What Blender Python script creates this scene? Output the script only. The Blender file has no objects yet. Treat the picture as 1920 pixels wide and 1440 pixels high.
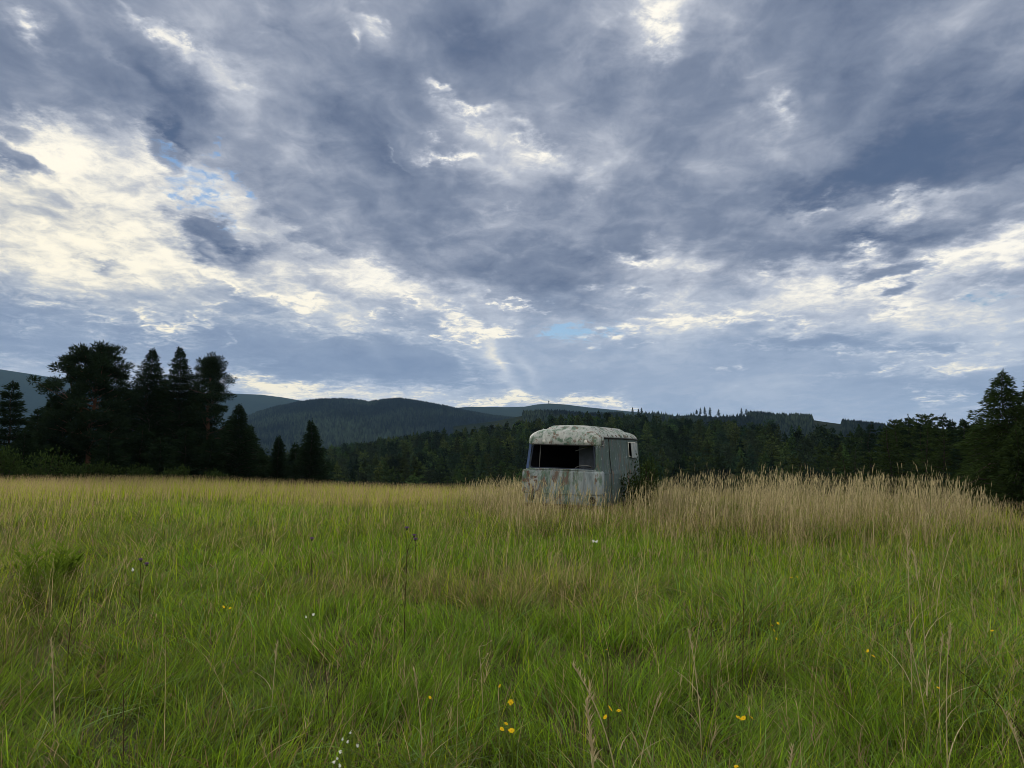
import bpy, bmesh, math, random
import numpy as np
from mathutils import Vector, Matrix, Euler

# ------------------------------------------------------------------ camera
F_PX = 1440.0            # focal length in photo pixels (photo 1920 x 1440)
PITCH = math.radians(5.36)
CAM = Vector((0.0, 0.0, 1.62))
scene = bpy.context.scene
cam_data = bpy.data.cameras.new("camera")
cam_data.sensor_fit = 'HORIZONTAL'
cam_data.sensor_width = 36.0
cam_data.lens = 27.0
cam_data.clip_start = 0.1
cam_data.clip_end = 40000.0
camera = bpy.data.objects.new("camera", cam_data)
scene.collection.objects.link(camera)
camera.location = CAM
camera.rotation_euler = (math.radians(90) + PITCH, 0, 0)
scene.camera = camera


def ray(u, v):
    """unit direction of a photo pixel"""
    x = (u - 960.0) / F_PX
    z = (720.0 - v) / F_PX
    c, s = math.cos(PITCH), math.sin(PITCH)
    d = Vector((x, c - z * s, s + z * c))
    return d.normalized()


def azel(u, v):
    d = ray(u, v)
    return math.atan2(d.x, d.y), math.asin(d.z)


def az_of(u, v=855.0):
    return azel(u, v)[0]


# ------------------------------------------------------------------ view
scene.view_settings.view_transform = 'Standard'
scene.view_settings.look = 'None'
scene.view_settings.exposure = 0.0
scene.view_settings.gamma = 1.0
scene.render.engine = 'CYCLES'
cy = scene.cycles
cy.max_bounces = 6
cy.diffuse_bounces = 3
cy.transmission_bounces = 4
cy.transparent_max_bounces = 8
cy.volume_bounces = 1
cy.use_denoising = True
cy.sample_clamp_indirect = 4.0
cy.filter_width = 0.9

# ------------------------------------------------------------------ sun
SUN_AZ = math.radians(-34.0)      # seen through the bright gap on the left
SUN_EL = math.radians(22.0)
sun_data = bpy.data.lights.new("sun", 'SUN')
sun_data.energy = 3.2
sun_data.angle = math.radians(8.0)
sun_data.color = (1.0, 0.93, 0.8)
sun = bpy.data.objects.new("sun", sun_data)
scene.collection.objects.link(sun)
sd = Vector((math.sin(SUN_AZ) * math.cos(SUN_EL), math.cos(SUN_AZ) * math.cos(SUN_EL), math.sin(SUN_EL)))
sun.rotation_euler = sd.to_track_quat('Z', 'Y').to_euler()
sun.location = (-40, 80, 60)


# ------------------------------------------------------------------ node helper
def lin(r, g, b):
    def f(c):
        c = c / 255.0
        return c / 12.92 if c <= 0.04045 else ((c + 0.055) / 1.055) ** 2.4
    return (f(r), f(g), f(b), 1.0)


class NT:
    """small expression helper over a node tree"""

    def __init__(self, tree):
        self.t = tree

    def node(self, kind, **kw):
        n = self.t.nodes.new(kind)
        for k, v in kw.items():
            setattr(n, k, v)
        return n

    def plug(self, sock, val):
        if isinstance(val, bpy.types.NodeSocket):
            self.t.links.new(val, sock)
        else:
            sock.default_value = val

    def m(self, op, a, b=None, c=None, clamp=False):
        n = self.node('ShaderNodeMath', operation=op, use_clamp=clamp)
        self.plug(n.inputs[0], a)
        if b is not None:
            self.plug(n.inputs[1], b)
        if c is not None:
            self.plug(n.inputs[2], c)
        return n.outputs[0]

    def add(self, a, b): return self.m('ADD', a, b)
    def sub(self, a, b): return self.m('SUBTRACT', a, b)
    def mul(self, a, b): return self.m('MULTIPLY', a, b)
    def mad(self, a, b, c): return self.m('MULTIPLY_ADD', a, b, c)

    def vm(self, op, a, b=None, scale=None):
        n = self.node('ShaderNodeVectorMath', operation=op)
        self.plug(n.inputs[0], a)
        if b is not None:
            self.plug(n.inputs[1], b)
        if scale is not None:
            self.plug(n.inputs['Scale'], scale)
        return n.outputs[0]

    def xyz(self, x, y, z=0.0):
        n = self.node('ShaderNodeCombineXYZ')
        for i, v in enumerate((x, y, z)):
            self.plug(n.inputs[i], v)
        return n.outputs[0]

    def sep(self, v):
        n = self.node('ShaderNodeSeparateXYZ')
        self.plug(n.inputs[0], v)
        return n.outputs

    def noise(self, vec, scale, detail=4.0, rough=0.5, dist=0.0, out='Fac', ntype='FBM', dims='2D', lac=2.0):
        n = self.node('ShaderNodeTexNoise', noise_dimensions=dims, noise_type=ntype)
        if ntype == 'FBM':
            n.normalize = True
        self.plug(n.inputs['Vector'], vec)
        self.plug(n.inputs['Scale'], scale)
        self.plug(n.inputs['Detail'], detail)
        self.plug(n.inputs['Roughness'], rough)
        self.plug(n.inputs['Lacunarity'], lac)
        self.plug(n.inputs['Distortion'], dist)
        return n.outputs['Fac'] if out == 'Fac' else n.outputs['Color']

    def mapping(self, vec, loc=(0, 0, 0), rot=(0, 0, 0), scale=(1, 1, 1), kind='POINT'):
        n = self.node('ShaderNodeMapping', vector_type=kind)
        self.plug(n.inputs['Vector'], vec)
        n.inputs['Location'].default_value = loc
        n.inputs['Rotation'].default_value = rot
        n.inputs['Scale'].default_value = scale
        return n.outputs[0]

    def ramp(self, fac, stops, interp='LINEAR'):
        n = self.node('ShaderNodeValToRGB')
        n.color_ramp.interpolation = interp
        e = n.color_ramp.elements
        while len(e) < len(stops):
            e.new(0.5)
        for i, (p, c) in enumerate(stops):
            e[i].position = p
            e[i].color = c if len(c) == 4 else (*c, 1.0)
        self.plug(n.inputs[0], fac)
        return n.outputs[0]

    def step(self, x, a, b, lo=0.0, hi=1.0):
        n = self.node('ShaderNodeMapRange', interpolation_type='SMOOTHSTEP')
        self.plug(n.inputs[0], x)
        for i, v in enumerate((a, b, lo, hi)):
            self.plug(n.inputs[i + 1], v)
        return n.outputs[0]

    def mix(self, fac, a, b, kind='MIX'):
        n = self.node('ShaderNodeMix', data_type='RGBA', blend_type=kind)
        self.plug(n.inputs[0], fac)
        self.plug(n.inputs[6], a)
        self.plug(n.inputs[7], b)
        return n.outputs[2]


# ------------------------------------------------------------------ sky
def build_world():
    w = bpy.data.worlds.new("World")
    scene.world = w
    w.use_nodes = True
    t = w.node_tree
    t.nodes.clear()
    N = NT(t)
    out = N.node('ShaderNodeOutputWorld')
    D = N.node('ShaderNodeTexCoord').outputs['Generated']
    dx, dy, dz = N.sep(D)
    az = N.m('ARCTAN2', dx, dy)
    el = N.m('ARCSINE', dz)
    # cloud sheet seen in perspective, bent down towards the horizon
    den = N.add(N.m('MAXIMUM', dz, 0.0), 0.17)
    px = N.m('DIVIDE', dx, den)
    py = N.m('DIVIDE', dy, den)
    P = N.xyz(px, py, 0.0)
    # two-scale domain warp, in the cloud sheet's own perspective
    elpos = N.m('MAXIMUM', el, 0.0)
    squash = N.step(elpos, 0.0, 0.42, 0.16, 1.0)
    Ps = N.mapping(P, scale=(1.0, 0.8, 1.0))
    w1 = N.noise(Ps, 2.4, 5.0, 0.55, out='Color')
    w2 = N.noise(N.vm('ADD', P, (7.3, 2.1, 0.5)), 9.0, 6.0, 0.62, out='Color')
    s1 = N.sep(N.vm('SUBTRACT', w1, (0.5, 0.5, 0.5)))
    s2 = N.sep(N.vm('SUBTRACT', w2, (0.5, 0.5, 0.5)))
    wx = N.mad(s1[0], 0.16, N.mul(s2[0], 0.075))
    wy = N.mul(N.mad(s1[1], 0.16, N.mul(s2[1], 0.075)), squash)
    A = N.xyz(N.add(az, wx), N.add(el, wy))            # warped az / el
    A_soft = N.xyz(N.mad(wx, 0.25, az), N.mad(wy, 0.25, el))

    def blob(u, v, ru, rv, rot, vec):
        a, e = azel(u, v)
        ca = math.cos(e)
        mp = N.mapping(vec, loc=(a, e, 0.0), rot=(0, 0, math.radians(rot)),
                       scale=(ru / F_PX / max(ca, 0.6), rv / F_PX, 1.0), kind='TEXTURE')
        g = N.node('ShaderNodeTexGradient', gradient_type='QUADRATIC_SPHERE')
        N.plug(g.inputs[0], mp)
        return g.outputs['Fac']

    def total(base, items, vec):
        acc = base
        for (u, v, ru, rv, rot, amp) in items:
            acc = N.mad(blob(u, v, ru, rv, rot, vec), amp, acc)
        return acc

    # ---- base brightness of the front sky (0 dark slate .. 1 white)
    e_ = N.m('MULTIPLY', elpos, 57.3)
    B = N.ramp(N.m('DIVIDE', e_, 90.0), [(0.0, (0.58,) * 3), (0.06, (0.52,) * 3), (0.14, (0.52,) * 3),
                                         (0.22, (0.46,) * 3), (0.45, (0.46,) * 3), (0.7, (0.55,) * 3)])
    B = N.mad(N.step(dy, 0.5, -0.6), 0.22, B)          # unseen sky behind the viewer, brightness added for its light
    B = total(B, SKY_LIGHT, A)
    # ---- fibrous detail of the sheet
    n1 = N.noise(N.mapping(P, loc=(3.1, 0.4, 0.0), scale=(1.0, 0.66, 1.0)), 2.9, 6.0, 0.5, 0.3)
    n2 = N.noise(N.mapping(P, loc=(1.3, 9.4, 0.0), scale=(1.0, 0.85, 1.0)), 9.5, 8.0, 0.6, 0.3)
    det = N.mul(N.mad(N.sub(n1, 0.5), 1.1, N.mul(N.sub(n2, 0.5), 0.72)), N.step(elpos, 0.03, 0.24, 0.35, 1.0))
    amp = total(0.62, SKY_DETAIL, A_soft)
    B = N.mad(det, amp, B)
    # billowing edges where it is bright
    n3 = N.noise(N.vm('ADD', P, (2.2, 5.5, 1.0)), 18.0, 6.0, 0.64, 0.5)
    brightness = N.step(B, 0.5, 0.95)
    B = N.mad(N.mul(N.sub(n3, 0.5), brightness), 0.55, B)
    # separate cloud banks: billowed outline, smooth grey inside, silver rim
    n4 = N.noise(N.vm('ADD', P, (8.2, 1.5, 0.0)), 7.0, 7.0, 0.6, 0.4)
    bank = N.mad(N.sub(n4, 0.5), 0.9, total(0.0, SKY_BANKS, A_soft))
    inside = N.step(bank, 0.26, 0.64)
    rim = N.mul(N.step(bank, 0.10, 0.34), N.m('SUBTRACT', 1.0, inside))
    B = N.mad(N.mul(inside, 0.8), N.sub(N.mad(det, 0.30, 0.31), B), B)
    B = N.mad(N.mul(rim, N.step(n3, 0.30, 0.75)), 0.22, B)
    # thin bright tufts
    B = N.add(B, N.mul(total(0.0, SKY_TUFTS, A), N.mul(N.step(n3, 0.22, 0.72), 0.92)))
    # soft sun rays above the hills, painted into the sky brightness, no texture
    sun_rays = total(0.0, SKY_RAYS, A_soft)
    B = N.mad(sun_rays, 1.0, B)
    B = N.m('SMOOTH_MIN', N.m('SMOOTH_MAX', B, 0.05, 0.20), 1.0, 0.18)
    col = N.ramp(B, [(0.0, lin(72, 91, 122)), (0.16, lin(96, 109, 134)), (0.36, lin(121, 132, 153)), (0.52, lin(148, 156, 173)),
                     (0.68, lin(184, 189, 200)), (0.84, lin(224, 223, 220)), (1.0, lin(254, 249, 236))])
    # low sky is bluer: more air in front of the cloud
    bluish = N.ramp(B, [(0.0, lin(102, 122, 152)), (0.25, lin(126, 144, 172)), (0.5, lin(156, 171, 193)),
                        (0.7, lin(189, 198, 211)), (0.86, lin(224, 222, 214)), (1.0, lin(254, 246, 224))])
    lowf = N.m('MULTIPLY', N.step(N.add(el, N.mul(wy, 0.8)), math.radians(14), math.radians(7)), total(0.85, SKY_GREY, A_soft), clamp=True)
    col = N.mix(lowf, col, bluish)
    # low sun warms the thin cloud round it
    warm = N.m('MULTIPLY', total(0.0, [(60, 420, 900, 330, -12, 1.3), (1000, 752, 330, 40, 0, 0.8), (500, 720, 200, 50, 0, 0.8)], A_soft), N.step(B, 0.35, 0.8), clamp=True)
    col = N.mix(warm, col, N.mix(1.0, col, (1.02, 0.99, 0.90, 1), 'MULTIPLY'))
    # ---- clear gaps show the blue Nishita sky behind
    sky = N.node('ShaderNodeTexSky', sky_type='NISHITA')
    sky.sun_disc = False
    sky.sun_elevation = SUN_EL
    sky.sun_rotation = SUN_AZ
    sky.air_density = 1.0
    sky.dust_density = 0.0
    sky.ozone_density = 3.0
    bg_sky = N.node('ShaderNodeBackground')
    N.plug(bg_sky.inputs[0], sky.outputs[0])
    bg_sky.inputs[1].default_value = 0.10
    gap = total(0.0, SKY_GAPS, A)
    gap = N.step(N.add(gap, N.mul(N.mul(N.sub(n3, 0.5), 2.0), N.step(gap, 0.0, 0.3))), 0.12, 1.1)
    bg_cloud = N.node('ShaderNodeBackground')
    N.plug(bg_cloud.inputs[0], col)
    # unseen sky overhead and behind: whiter and stronger, added to light the meadow
    up = N.m('MAXIMUM', N.step(el, math.radians(36), math.radians(62)), N.step(dy, 0.25, -0.35))
    N.plug(bg_cloud.inputs[0], N.mix(N.mul(up, 0.8), col, lin(206, 201, 186)))
    N.plug(bg_cloud.inputs[1], N.mad(up, SKY_GAIN_UP, SKY_GAIN))
    ms = N.node('ShaderNodeMixShader')
    N.plug(ms.inputs[0], N.mul(gap, 0.85))
    t.links.new(bg_cloud.outputs[0], ms.inputs[1])
    t.links.new(bg_sky.outputs[0], ms.inputs[2])
    t.links.new(ms.outputs[0], out.inputs[0])
    w.cycles.sampling_method = 'MANUAL'
    w.cycles.sample_map_resolution = 512


SKY_GAIN = 1.08
SKY_GAIN_UP = 0.65
# cloud masses: photo pixel (u, v) -> direction, half sizes, tilt, brightness
SKY_LIGHT = [
    # bright field on the left
    (60, 400, 640, 220, -14, 0.36), (330, 440, 560, 120, -22, 0.24), (560, 480, 420, 90, -22, 0.32),
    (80, 275, 270, 80, -22, 0.42), (720, 525, 260, 60, -22, 0.42), (150, 490, 460, 90, -8, 0.24), (450, 540, 420, 50, -14, 0.30),
    (0, 330, 160, 160, 0, 0.12),
    # darker tongues inside it
    (40, 290, 110, 38, -28, -0.75), (300, 290, 75, 40, -35, -0.55), (395, 435, 85, 38, -8, -0.85),
    (390, 475, 120, 36, -22, -0.45), (200, 470, 70, 26, -18, -0.4), (560, 430, 260, 26, -24, 0.15),
    # blue-grey bank below it
    (70, 600, 270, 110, 0, -0.24), (520, 660, 420, 120, -6, -0.22), (780, 690, 330, 90, -8, -0.32),
    (330, 560, 300, 60, -12, -0.05),
    # deck, left and centre
    (60, 60, 240, 120, -30, -0.09), (240, 150, 230, 95, -48, -0.24), (330, 240, 200, 70, -38, -0.22), (20, 205, 130, 55, -15, -0.23),
    (470, 70, 180, 100, -20, -0.20), (610, 250, 190, 75, -14, -0.26), (520, 350, 190, 80, -35, -0.16),
    (780, 130, 160, 80, -10, -0.16), (930, 60, 190, 110, -50, -0.23), (760, 340, 200, 80, -20, -0.22),
    (760, 450, 330, 70, -22, -0.22), (1130, 160, 110, 110, 70, -0.19), (1080, 370, 260, 70, 4, -0.19), (1060, 470, 330, 60, 8, -0.24),
    (1230, 280, 200, 150, 40, -0.19), (950, 520, 260, 60, -6, -0.19),
    (300, 60, 180, 50, -34, 0.26), (160, 90, 130, 36, -40, 0.2), (30, 100, 110, 60, -40, 0.3), (400, 160, 190, 60, -20, 0.14),
    (700, 30, 130, 90, -10, 0.26), (900, 210, 220, 60, -30, 0.3), (880, 290, 170, 70, -20, 0.26), (1000, 250, 120, 60, -40, 0.28),
    (1215, 40, 150, 90, 30, 0.5), (1080, 80, 90, 60, 30, 0.16), (1330, 60, 100, 80, 40, 0.25), (1440, 210, 70, 100, 70, 0.26),
    (900, 400, 170, 40, -14, 0.14), (860, 580, 160, 50, -20, 0.1),
    # heavy slate mass on the right
    (1820, 240, 560, 190, 20, -0.30), (1560, 120, 280, 190, 50, -0.28), (1620, 330, 420, 80, 10, -0.18),
    (1920, 290, 320, 130, 12, -0.20), (1780, 60, 240, 120, 20, 0.2), (1500, 360, 420, 70, 6, -0.2),
    # brighter bands below the slate mass
    (1520, 395, 190, 44, 4, 0.42), (1730, 385, 220, 40, 10, 0.44), (1180, 485, 110, 36, -14, 0.42), (1320, 490, 170, 60, -4, 0.3),
    (1640, 455, 330, 36, 4, -0.32), (1700, 510, 420, 55, 4, 0.42), (1860, 480, 240, 60, 4, 0.34), (1500, 540, 360, 60, 2, 0.2),
    (1360, 600, 330, 44, 2, 0.24), (1720, 570, 380, 60, 0, 0.3), (1900, 600, 260, 70, 0, 0.2),
    (1560, 640, 300, 34, -4, -0.3), (1690, 500, 140, 26, 4, -0.42), (1620, 516, 120, 20, 6, -0.3), (1690, 540, 60, 20, 10, -0.38),
    (1290, 640, 230, 60, 0, 0.1), (1780, 720, 330, 70, 0, -0.16), (1280, 690, 420, 60, 0, -0.06), (1450, 720, 300, 40, 0, 0.02),
    (1830, 670, 200, 34, 8, 0.26),
    # pale strip over the hills
    (760, 738, 330, 44, 0, 0.34), (520, 725, 170, 44, -10, 0.56), (640, 740, 260, 40, -4, 0.2),
]
SKY_DETAIL = [(200, 420, 700, 260, -14, 0.55), (1750, 220, 500, 200, 10, -0.05), (700, 680, 700, 110, -4, -0.42), (80, 620, 300, 110, 0, -0.35),
              (1500, 530, 600, 120, 4, 0.1), (1300, 710, 800, 90, 0, -0.3), (1850, 730, 300, 90, 0, -0.3)]
SKY_TUFTS = [
    (870, 158, 80, 22, -10, 0.7), (845, 285, 65, 26, -6, 0.75), (1185, 55, 70, 44, -38, 0.6), (700, 8, 70, 22, 0, 0.6), (655, 70, 22, 50, 10, 0.5),
    (250, 14, 60, 26, -24, 0.5), (320, 52, 70, 18, -28, 0.4), (10, 85, 60, 28, -40, 0.5), (1000, 235, 50, 34, -40, 0.4), (780, 318, 36, 12, -24, 0.5),
    (1450, 195, 34, 40, 60, 0.35), (1190, 480, 70, 26, -20, 0.5), (1080, 545, 60, 16, 0, 0.5), (1180, 560, 110, 14, -8, 0.4),
    (900, 612, 100, 24, -6, 1.0), (930, 625, 90, 16, -8, 0.8), (860, 635, 24, 22, -30, 0.8), (880, 590, 60, 14, -4, 0.6), (970, 568, 60, 10, -14, 0.7), (1010, 582, 26, 12, 0, 0.4),
    (715, 598, 30, 22, 0, 0.55), (775, 570, 44, 16, -30, 0.7), (755, 600, 18, 16, 60, 0.45), (520, 578, 110, 22, -8, 0.55), (590, 580, 46, 26, 20, 0.6), (425, 552, 44, 12, -28, 0.7), (400, 582, 60, 16, -6, 0.5),
    (262, 605, 34, 60, -6, 0.62), (310, 612, 70, 22, 4, 0.7), (365, 600, 34, 40, -50, 0.6), (300, 634, 90, 16, -6, 0.4), (180, 612, 34, 24, -30, 0.4),
    (70, 612, 110, 16, -10, 0.35), (60, 570, 100, 16, -4, 0.35), (425, 645, 18, 20, 0, 0.45), (490, 672, 60, 20, 0, 0.3),
    (1190, 615, 60, 18, -6, 0.85), (1165, 640, 34, 24, 0, 0.9), (1270, 600, 110, 18, -4, 0.5), (1360, 605, 90, 20, 0, 0.6), (1480, 598, 120, 14, 2, 0.4), (1350, 690, 40, 22, 0, 0.5),
    (1690, 692, 44, 22, 14, 0.85), (1830, 680, 110, 18, 10, 0.5), (1775, 745, 50, 24, -38, 0.6), (1590, 665, 40, 12, 0, 0.5), (1570, 703, 80, 10, 0, 0.35), (1700, 665, 80, 12, -4, 0.45),
    (1650, 480, 80, 26, 20, 0.55), (1790, 490, 120, 20, -4, 0.5), (1690, 560, 90, 26, 10, 0.4), (1870, 540, 80, 20, 0, 0.4), (1440, 515, 60, 26, 0, 0.4), (1520, 388, 60, 16, 4, 0.4), (1720, 372, 70, 16, 14, 0.35),
    (910, 752, 100, 26, 8, 1.0), (955, 748, 60, 28, 0, 1.0), (1000, 757, 70, 20, 0, 0.8), (1110, 748, 70, 26, 10, 1.0), (1140, 756, 60, 24, -10, 0.8), (1060, 760, 60, 14, 0, 0.6),
    (460, 705, 60, 26, -20, 0.5), (520, 720, 90, 16, -8, 0.4), (560, 745, 60, 12, -8, 0.4),
]
SKY_BANKS = [
    (520, 668, 480, 120, -3, 1.1), (330, 650, 170, 90, 0, 0.3), (40, 615, 260, 120, 0, 1.0), (770, 678, 250, 85, -8, 0.9),
    (40, 290, 120, 40, -28, 1.1), (300, 290, 85, 44, -35, 1.1), (395, 435, 90, 36, -8, 1.1), (1690, 505, 150, 30, 3, 1.0), (1690, 542, 70, 22, 8, 1.0),
    (1540, 640, 260, 36, -3, 0.9), (1740, 655, 150, 24, 0, 0.7),
]
SKY_RAYS = [  # slanting sun rays, painted as soft bright streaks
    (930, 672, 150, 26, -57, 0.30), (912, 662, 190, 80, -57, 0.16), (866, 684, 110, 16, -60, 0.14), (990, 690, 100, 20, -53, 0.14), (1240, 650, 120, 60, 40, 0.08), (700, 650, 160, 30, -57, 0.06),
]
SKY_GAPS = [(300, 332, 70, 26, -22, 1.0), (375, 360, 60, 30, -20, 0.9), (365, 388, 76, 26, -24, 1.1), (425, 340, 74, 20, -22, 1.1),
            (1110, 622, 130, 44, 2, 1.5), (1060, 625, 80, 20, 0, 0.6), (1895, 555, 70, 18, -6, 0.8), (1760, 530, 70, 16, 20, 0.5)]
SKY_GREY = [(1000, 480, 700, 120, 0, -0.3), (1650, 560, 400, 90, 0, -0.5)]
build_world()


# ------------------------------------------------------------------ object helpers
COL = scene.collection


def tag(o, label=None, cat=None, group=None, kind=None):
    if label: o['label'] = label
    if cat: o['category'] = cat
    if group: o['group'] = group
    if kind: o['kind'] = kind
    return o


def link(name, me, mat=None, parent=None, loc=None):
    if mat is not None and not me.materials:
        me.materials.append(mat)
    o = bpy.data.objects.new(name, me)
    COL.objects.link(o)
    if parent is not None:
        o.parent = parent
    if loc is not None:
        o.location = loc
    return o


def empty(name, loc=(0, 0, 0), rz=0.0):
    o = bpy.data.objects.new(name, None)
    o.empty_display_size = 0.3
    COL.objects.link(o)
    o.location = loc
    o.rotation_euler = (0, 0, rz)
    return o


def np_mesh(name, V, T=None, Q=None, col=None, smooth=False):
    """mesh from numpy triangles T (n,3) and quads Q (n,4), colour per vertex"""
    V = np.asarray(V, np.float32)
    me = bpy.data.meshes.new(name)
    parts, starts, n0 = [], [], 0
    if T is not None and len(T):
        T = np.asarray(T, np.int32)
        parts.append(T.ravel()); starts.append(np.arange(len(T), dtype=np.int32) * 3); n0 = T.size
    if Q is not None and len(Q):
        Q = np.asarray(Q, np.int32)
        parts.append(Q.ravel()); starts.append(n0 + np.arange(len(Q), dtype=np.int32) * 4)
    loops = np.concatenate(parts); st = np.concatenate(starts)
    me.vertices.add(len(V)); me.vertices.foreach_set('co', V.ravel())
    me.loops.add(len(loops)); me.loops.foreach_set('vertex_index', loops)
    me.polygons.add(len(st)); me.polygons.foreach_set('loop_start', st)
    if smooth:
        me.polygons.foreach_set('use_smooth', np.ones(len(st), bool))
    me.update(calc_edges=True)
    if col is not None:
        a = me.color_attributes.new('tint', 'FLOAT_COLOR', 'POINT')
        c = np.ones((len(V), 4), np.float32); c[:, :3] = col
        a.data.foreach_set('color', c.ravel())
    return me


def vnoise(x, y, scale, seed=0):
    """smooth 2D value noise 0..1"""
    rng = np.random.RandomState(seed)
    tab = rng.rand(256, 256)
    x = np.asarray(x, float) / scale + 1000.0; y = np.asarray(y, float) / scale + 1000.0
    xi = np.floor(x).astype(int); yi = np.floor(y).astype(int)
    fx = x - xi; fy = y - yi
    fx = fx * fx * (3 - 2 * fx); fy = fy * fy * (3 - 2 * fy)
    g = lambda a, b: tab[a & 255, b & 255]
    return (g(xi, yi) * (1 - fx) + g(xi + 1, yi) * fx) * (1 - fy) + (g(xi, yi + 1) * (1 - fx) + g(xi + 1, yi + 1) * fx) * fy


def fnoise(x, y, scale, seed=0, oct=4):
    s, a, tot = 0.0, 1.0, 0.0
    for k in range(oct):
        s = s + a * vnoise(x, y, scale / 2 ** k, seed + k); tot += a; a *= 0.55
    return s / tot


def sstep(x, a, b):
    t = np.clip((np.asarray(x, float) - a) / (b - a), 0, 1)
    return t * t * (3 - 2 * t)


def u_of(az):
    """photo column of an azimuth on the horizon"""
    return 960.0 + np.tan(np.clip(az, -1.2, 1.2)) * F_PX * math.cos(PITCH)


def interp(u, pts):
    xs, ys = zip(*pts)
    return np.interp(u, xs, ys)




def elev_np(u, v):
    """tangent of elevation of photo pixels"""
    x = (np.asarray(u, float) - 960.0) / F_PX; z = (720.0 - np.asarray(v, float)) / F_PX
    c, s = math.cos(PITCH), math.sin(PITCH)
    return (s + z * c) / np.hypot(x, c - z * s)


CREST = [(-900, 48), (500, 46), (800, 42), (1100, 38), (1500, 32), (1750, 27), (1920, 24), (2300, 22)]
FOREST_R = [(-600, 420), (400, 420), (700, 400), (1000, 380), (1300, 330), (1500, 260), (1700, 160), (1900, 130), (2500, 120)]
FOREST_TOP = [(-600, 870), (430, 866), (540, 848), (620, 836), (700, 824), (800, 810), (900, 799), (960, 790), (1000, 783), (1050, 776),
              (1100, 773), (1150, 775), (1200, 778), (1250, 781), (1300, 782), (1350, 786), (1400, 791), (1450, 790), (1500, 793),
              (1560, 794), (1620, 794), (1680, 790), (1740, 788), (1800, 786), (1900, 783), (2500, 773)]
VALLEY_Z = [(-600, -17), (1300, -17), (1500, -14), (1700, -9), (1900, -7), (2500, -6)]


def ground_z(x, y):
    x = np.asarray(x, float); y = np.asarray(y, float)
    r = np.hypot(x, y)
    az = np.arctan2(x, y)
    u = u_of(az)
    rc = interp(u, CREST)
    tilt = -0.42 * sstep(u, 250, 750)
    z0 = tilt * np.clip(r / 40.0, 0, 1.2) + (fnoise(x, y, 9.0, 11, 3) - 0.5) * 0.16
    rv = rc + 85.0
    zv = interp(u, VALLEY_Z)
    R = interp(u, FOREST_R)
    rv = np.minimum(rv, R * 0.75)
    ztop = CAM.z + R * elev_np(u, interp(u, FOREST_TOP))
    zr = ztop - 15.0
    z = z0 + (zv - z0) * sstep(r, rc - 4.0, rv)
    z = z + (zr - zv) * sstep(r, rv, R * 1.04)
    z = z + (-70 - zr) * sstep(r, R * 1.05, R * 2.1)
    z = z + (fnoise(x, y, 60.0, 5, 3) - 0.5) * 5.0 * sstep(r, rc + 25, rc + 90)
    back = sstep(np.abs(az), 1.0, 1.5)
    return z * (1 - back) + back * (fnoise(x, y, 9.0, 11, 3) - 0.5) * 0.16


def gz(x, y):
    return float(ground_z(np.array([x]), np.array([y]))[0])


# ------------------------------------------------------------------ materials
def new_mat(name):
    m = bpy.data.materials.new(name)
    m.use_nodes = True
    m.node_tree.nodes.clear()
    N = NT(m.node_tree)
    out = N.node('ShaderNodeOutputMaterial')
    return m, N, out


def leaf_material(name, base=None, trans=0.35, rough=0.6, gloss=0.04, noise=0.0, nscale=3.0):
    m, N, out = new_mat(name)
    if base is None:
        a = N.node('ShaderNodeAttribute', attribute_name='tint')
        c = a.outputs['Color']
    else:
        c = base
    if noise:
        pos = N.node('ShaderNodeNewGeometry').outputs['Position']
        f = N.noise(pos, nscale, 4.0, 0.6, dims='3D')
        c = N.mix(1.0, c, N.ramp(f, [(0.25, (1 - noise,) * 3), (0.75, (1 + noise,) * 3)]), 'MULTIPLY')
    d = N.node('ShaderNodeBsdfDiffuse'); N.plug(d.inputs[0], c)
    tr = N.node('ShaderNodeBsdfTranslucent'); N.plug(tr.inputs[0], c)
    ms = N.node('ShaderNodeMixShader'); ms.inputs[0].default_value = trans
    N.t.links.new(d.outputs[0], ms.inputs[1]); N.t.links.new(tr.outputs[0], ms.inputs[2])
    g = N.node('ShaderNodeBsdfGlossy'); g.inputs['Roughness'].default_value = rough
    m2 = N.node('ShaderNodeMixShader'); m2.inputs[0].default_value = gloss
    N.t.links.new(ms.outputs[0], m2.inputs[1]); N.t.links.new(g.outputs[0], m2.inputs[2])
    N.t.links.new(m2.outputs[0], out.inputs[0])
    return m


def noise_material(name, stops, scale=2.0, rough=0.9, detail=6.0, bump=0.0, spec=0.1, stretch=(1, 1, 1)):
    m, N, out = new_mat(name)
    pos = N.node('ShaderNodeTexCoord').outputs['Object']
    f = N.noise(N.mapping(pos, scale=stretch), scale, detail, 0.6, dims='3D')
    b = N.node('ShaderNodeBsdfPrincipled')
    N.plug(b.inputs['Base Color'], N.ramp(f, stops))
    b.inputs['Roughness'].default_value = rough
    b.inputs['Specular IOR Level'].default_value = spec
    if bump:
        bn = N.node('ShaderNodeBump'); bn.inputs['Strength'].default_value = bump
        N.plug(bn.inputs['Height'], f)
        N.t.links.new(bn.outputs[0], b.inputs['Normal'])
    N.t.links.new(b.outputs[0], out.inputs[0])
    return m


MAT_NEEDLE = leaf_material('needle_foliage', None, trans=0.2, gloss=0.0)
MAT_BARK = noise_material('bark', [(0.3, (0.022, 0.017, 0.014)), (0.7, (0.055, 0.042, 0.034))], 3.0, stretch=(1, 1, 0.2), bump=0.4)
MAT_PINEBARK = noise_material('pine_bark', [(0.3, (0.045, 0.025, 0.018)), (0.7, (0.12, 0.06, 0.038))], 3.0, stretch=(1, 1, 0.3), bump=0.4)
MAT_LEAF = leaf_material('broad_leaf', None, trans=0.3, gloss=0.0)


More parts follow.
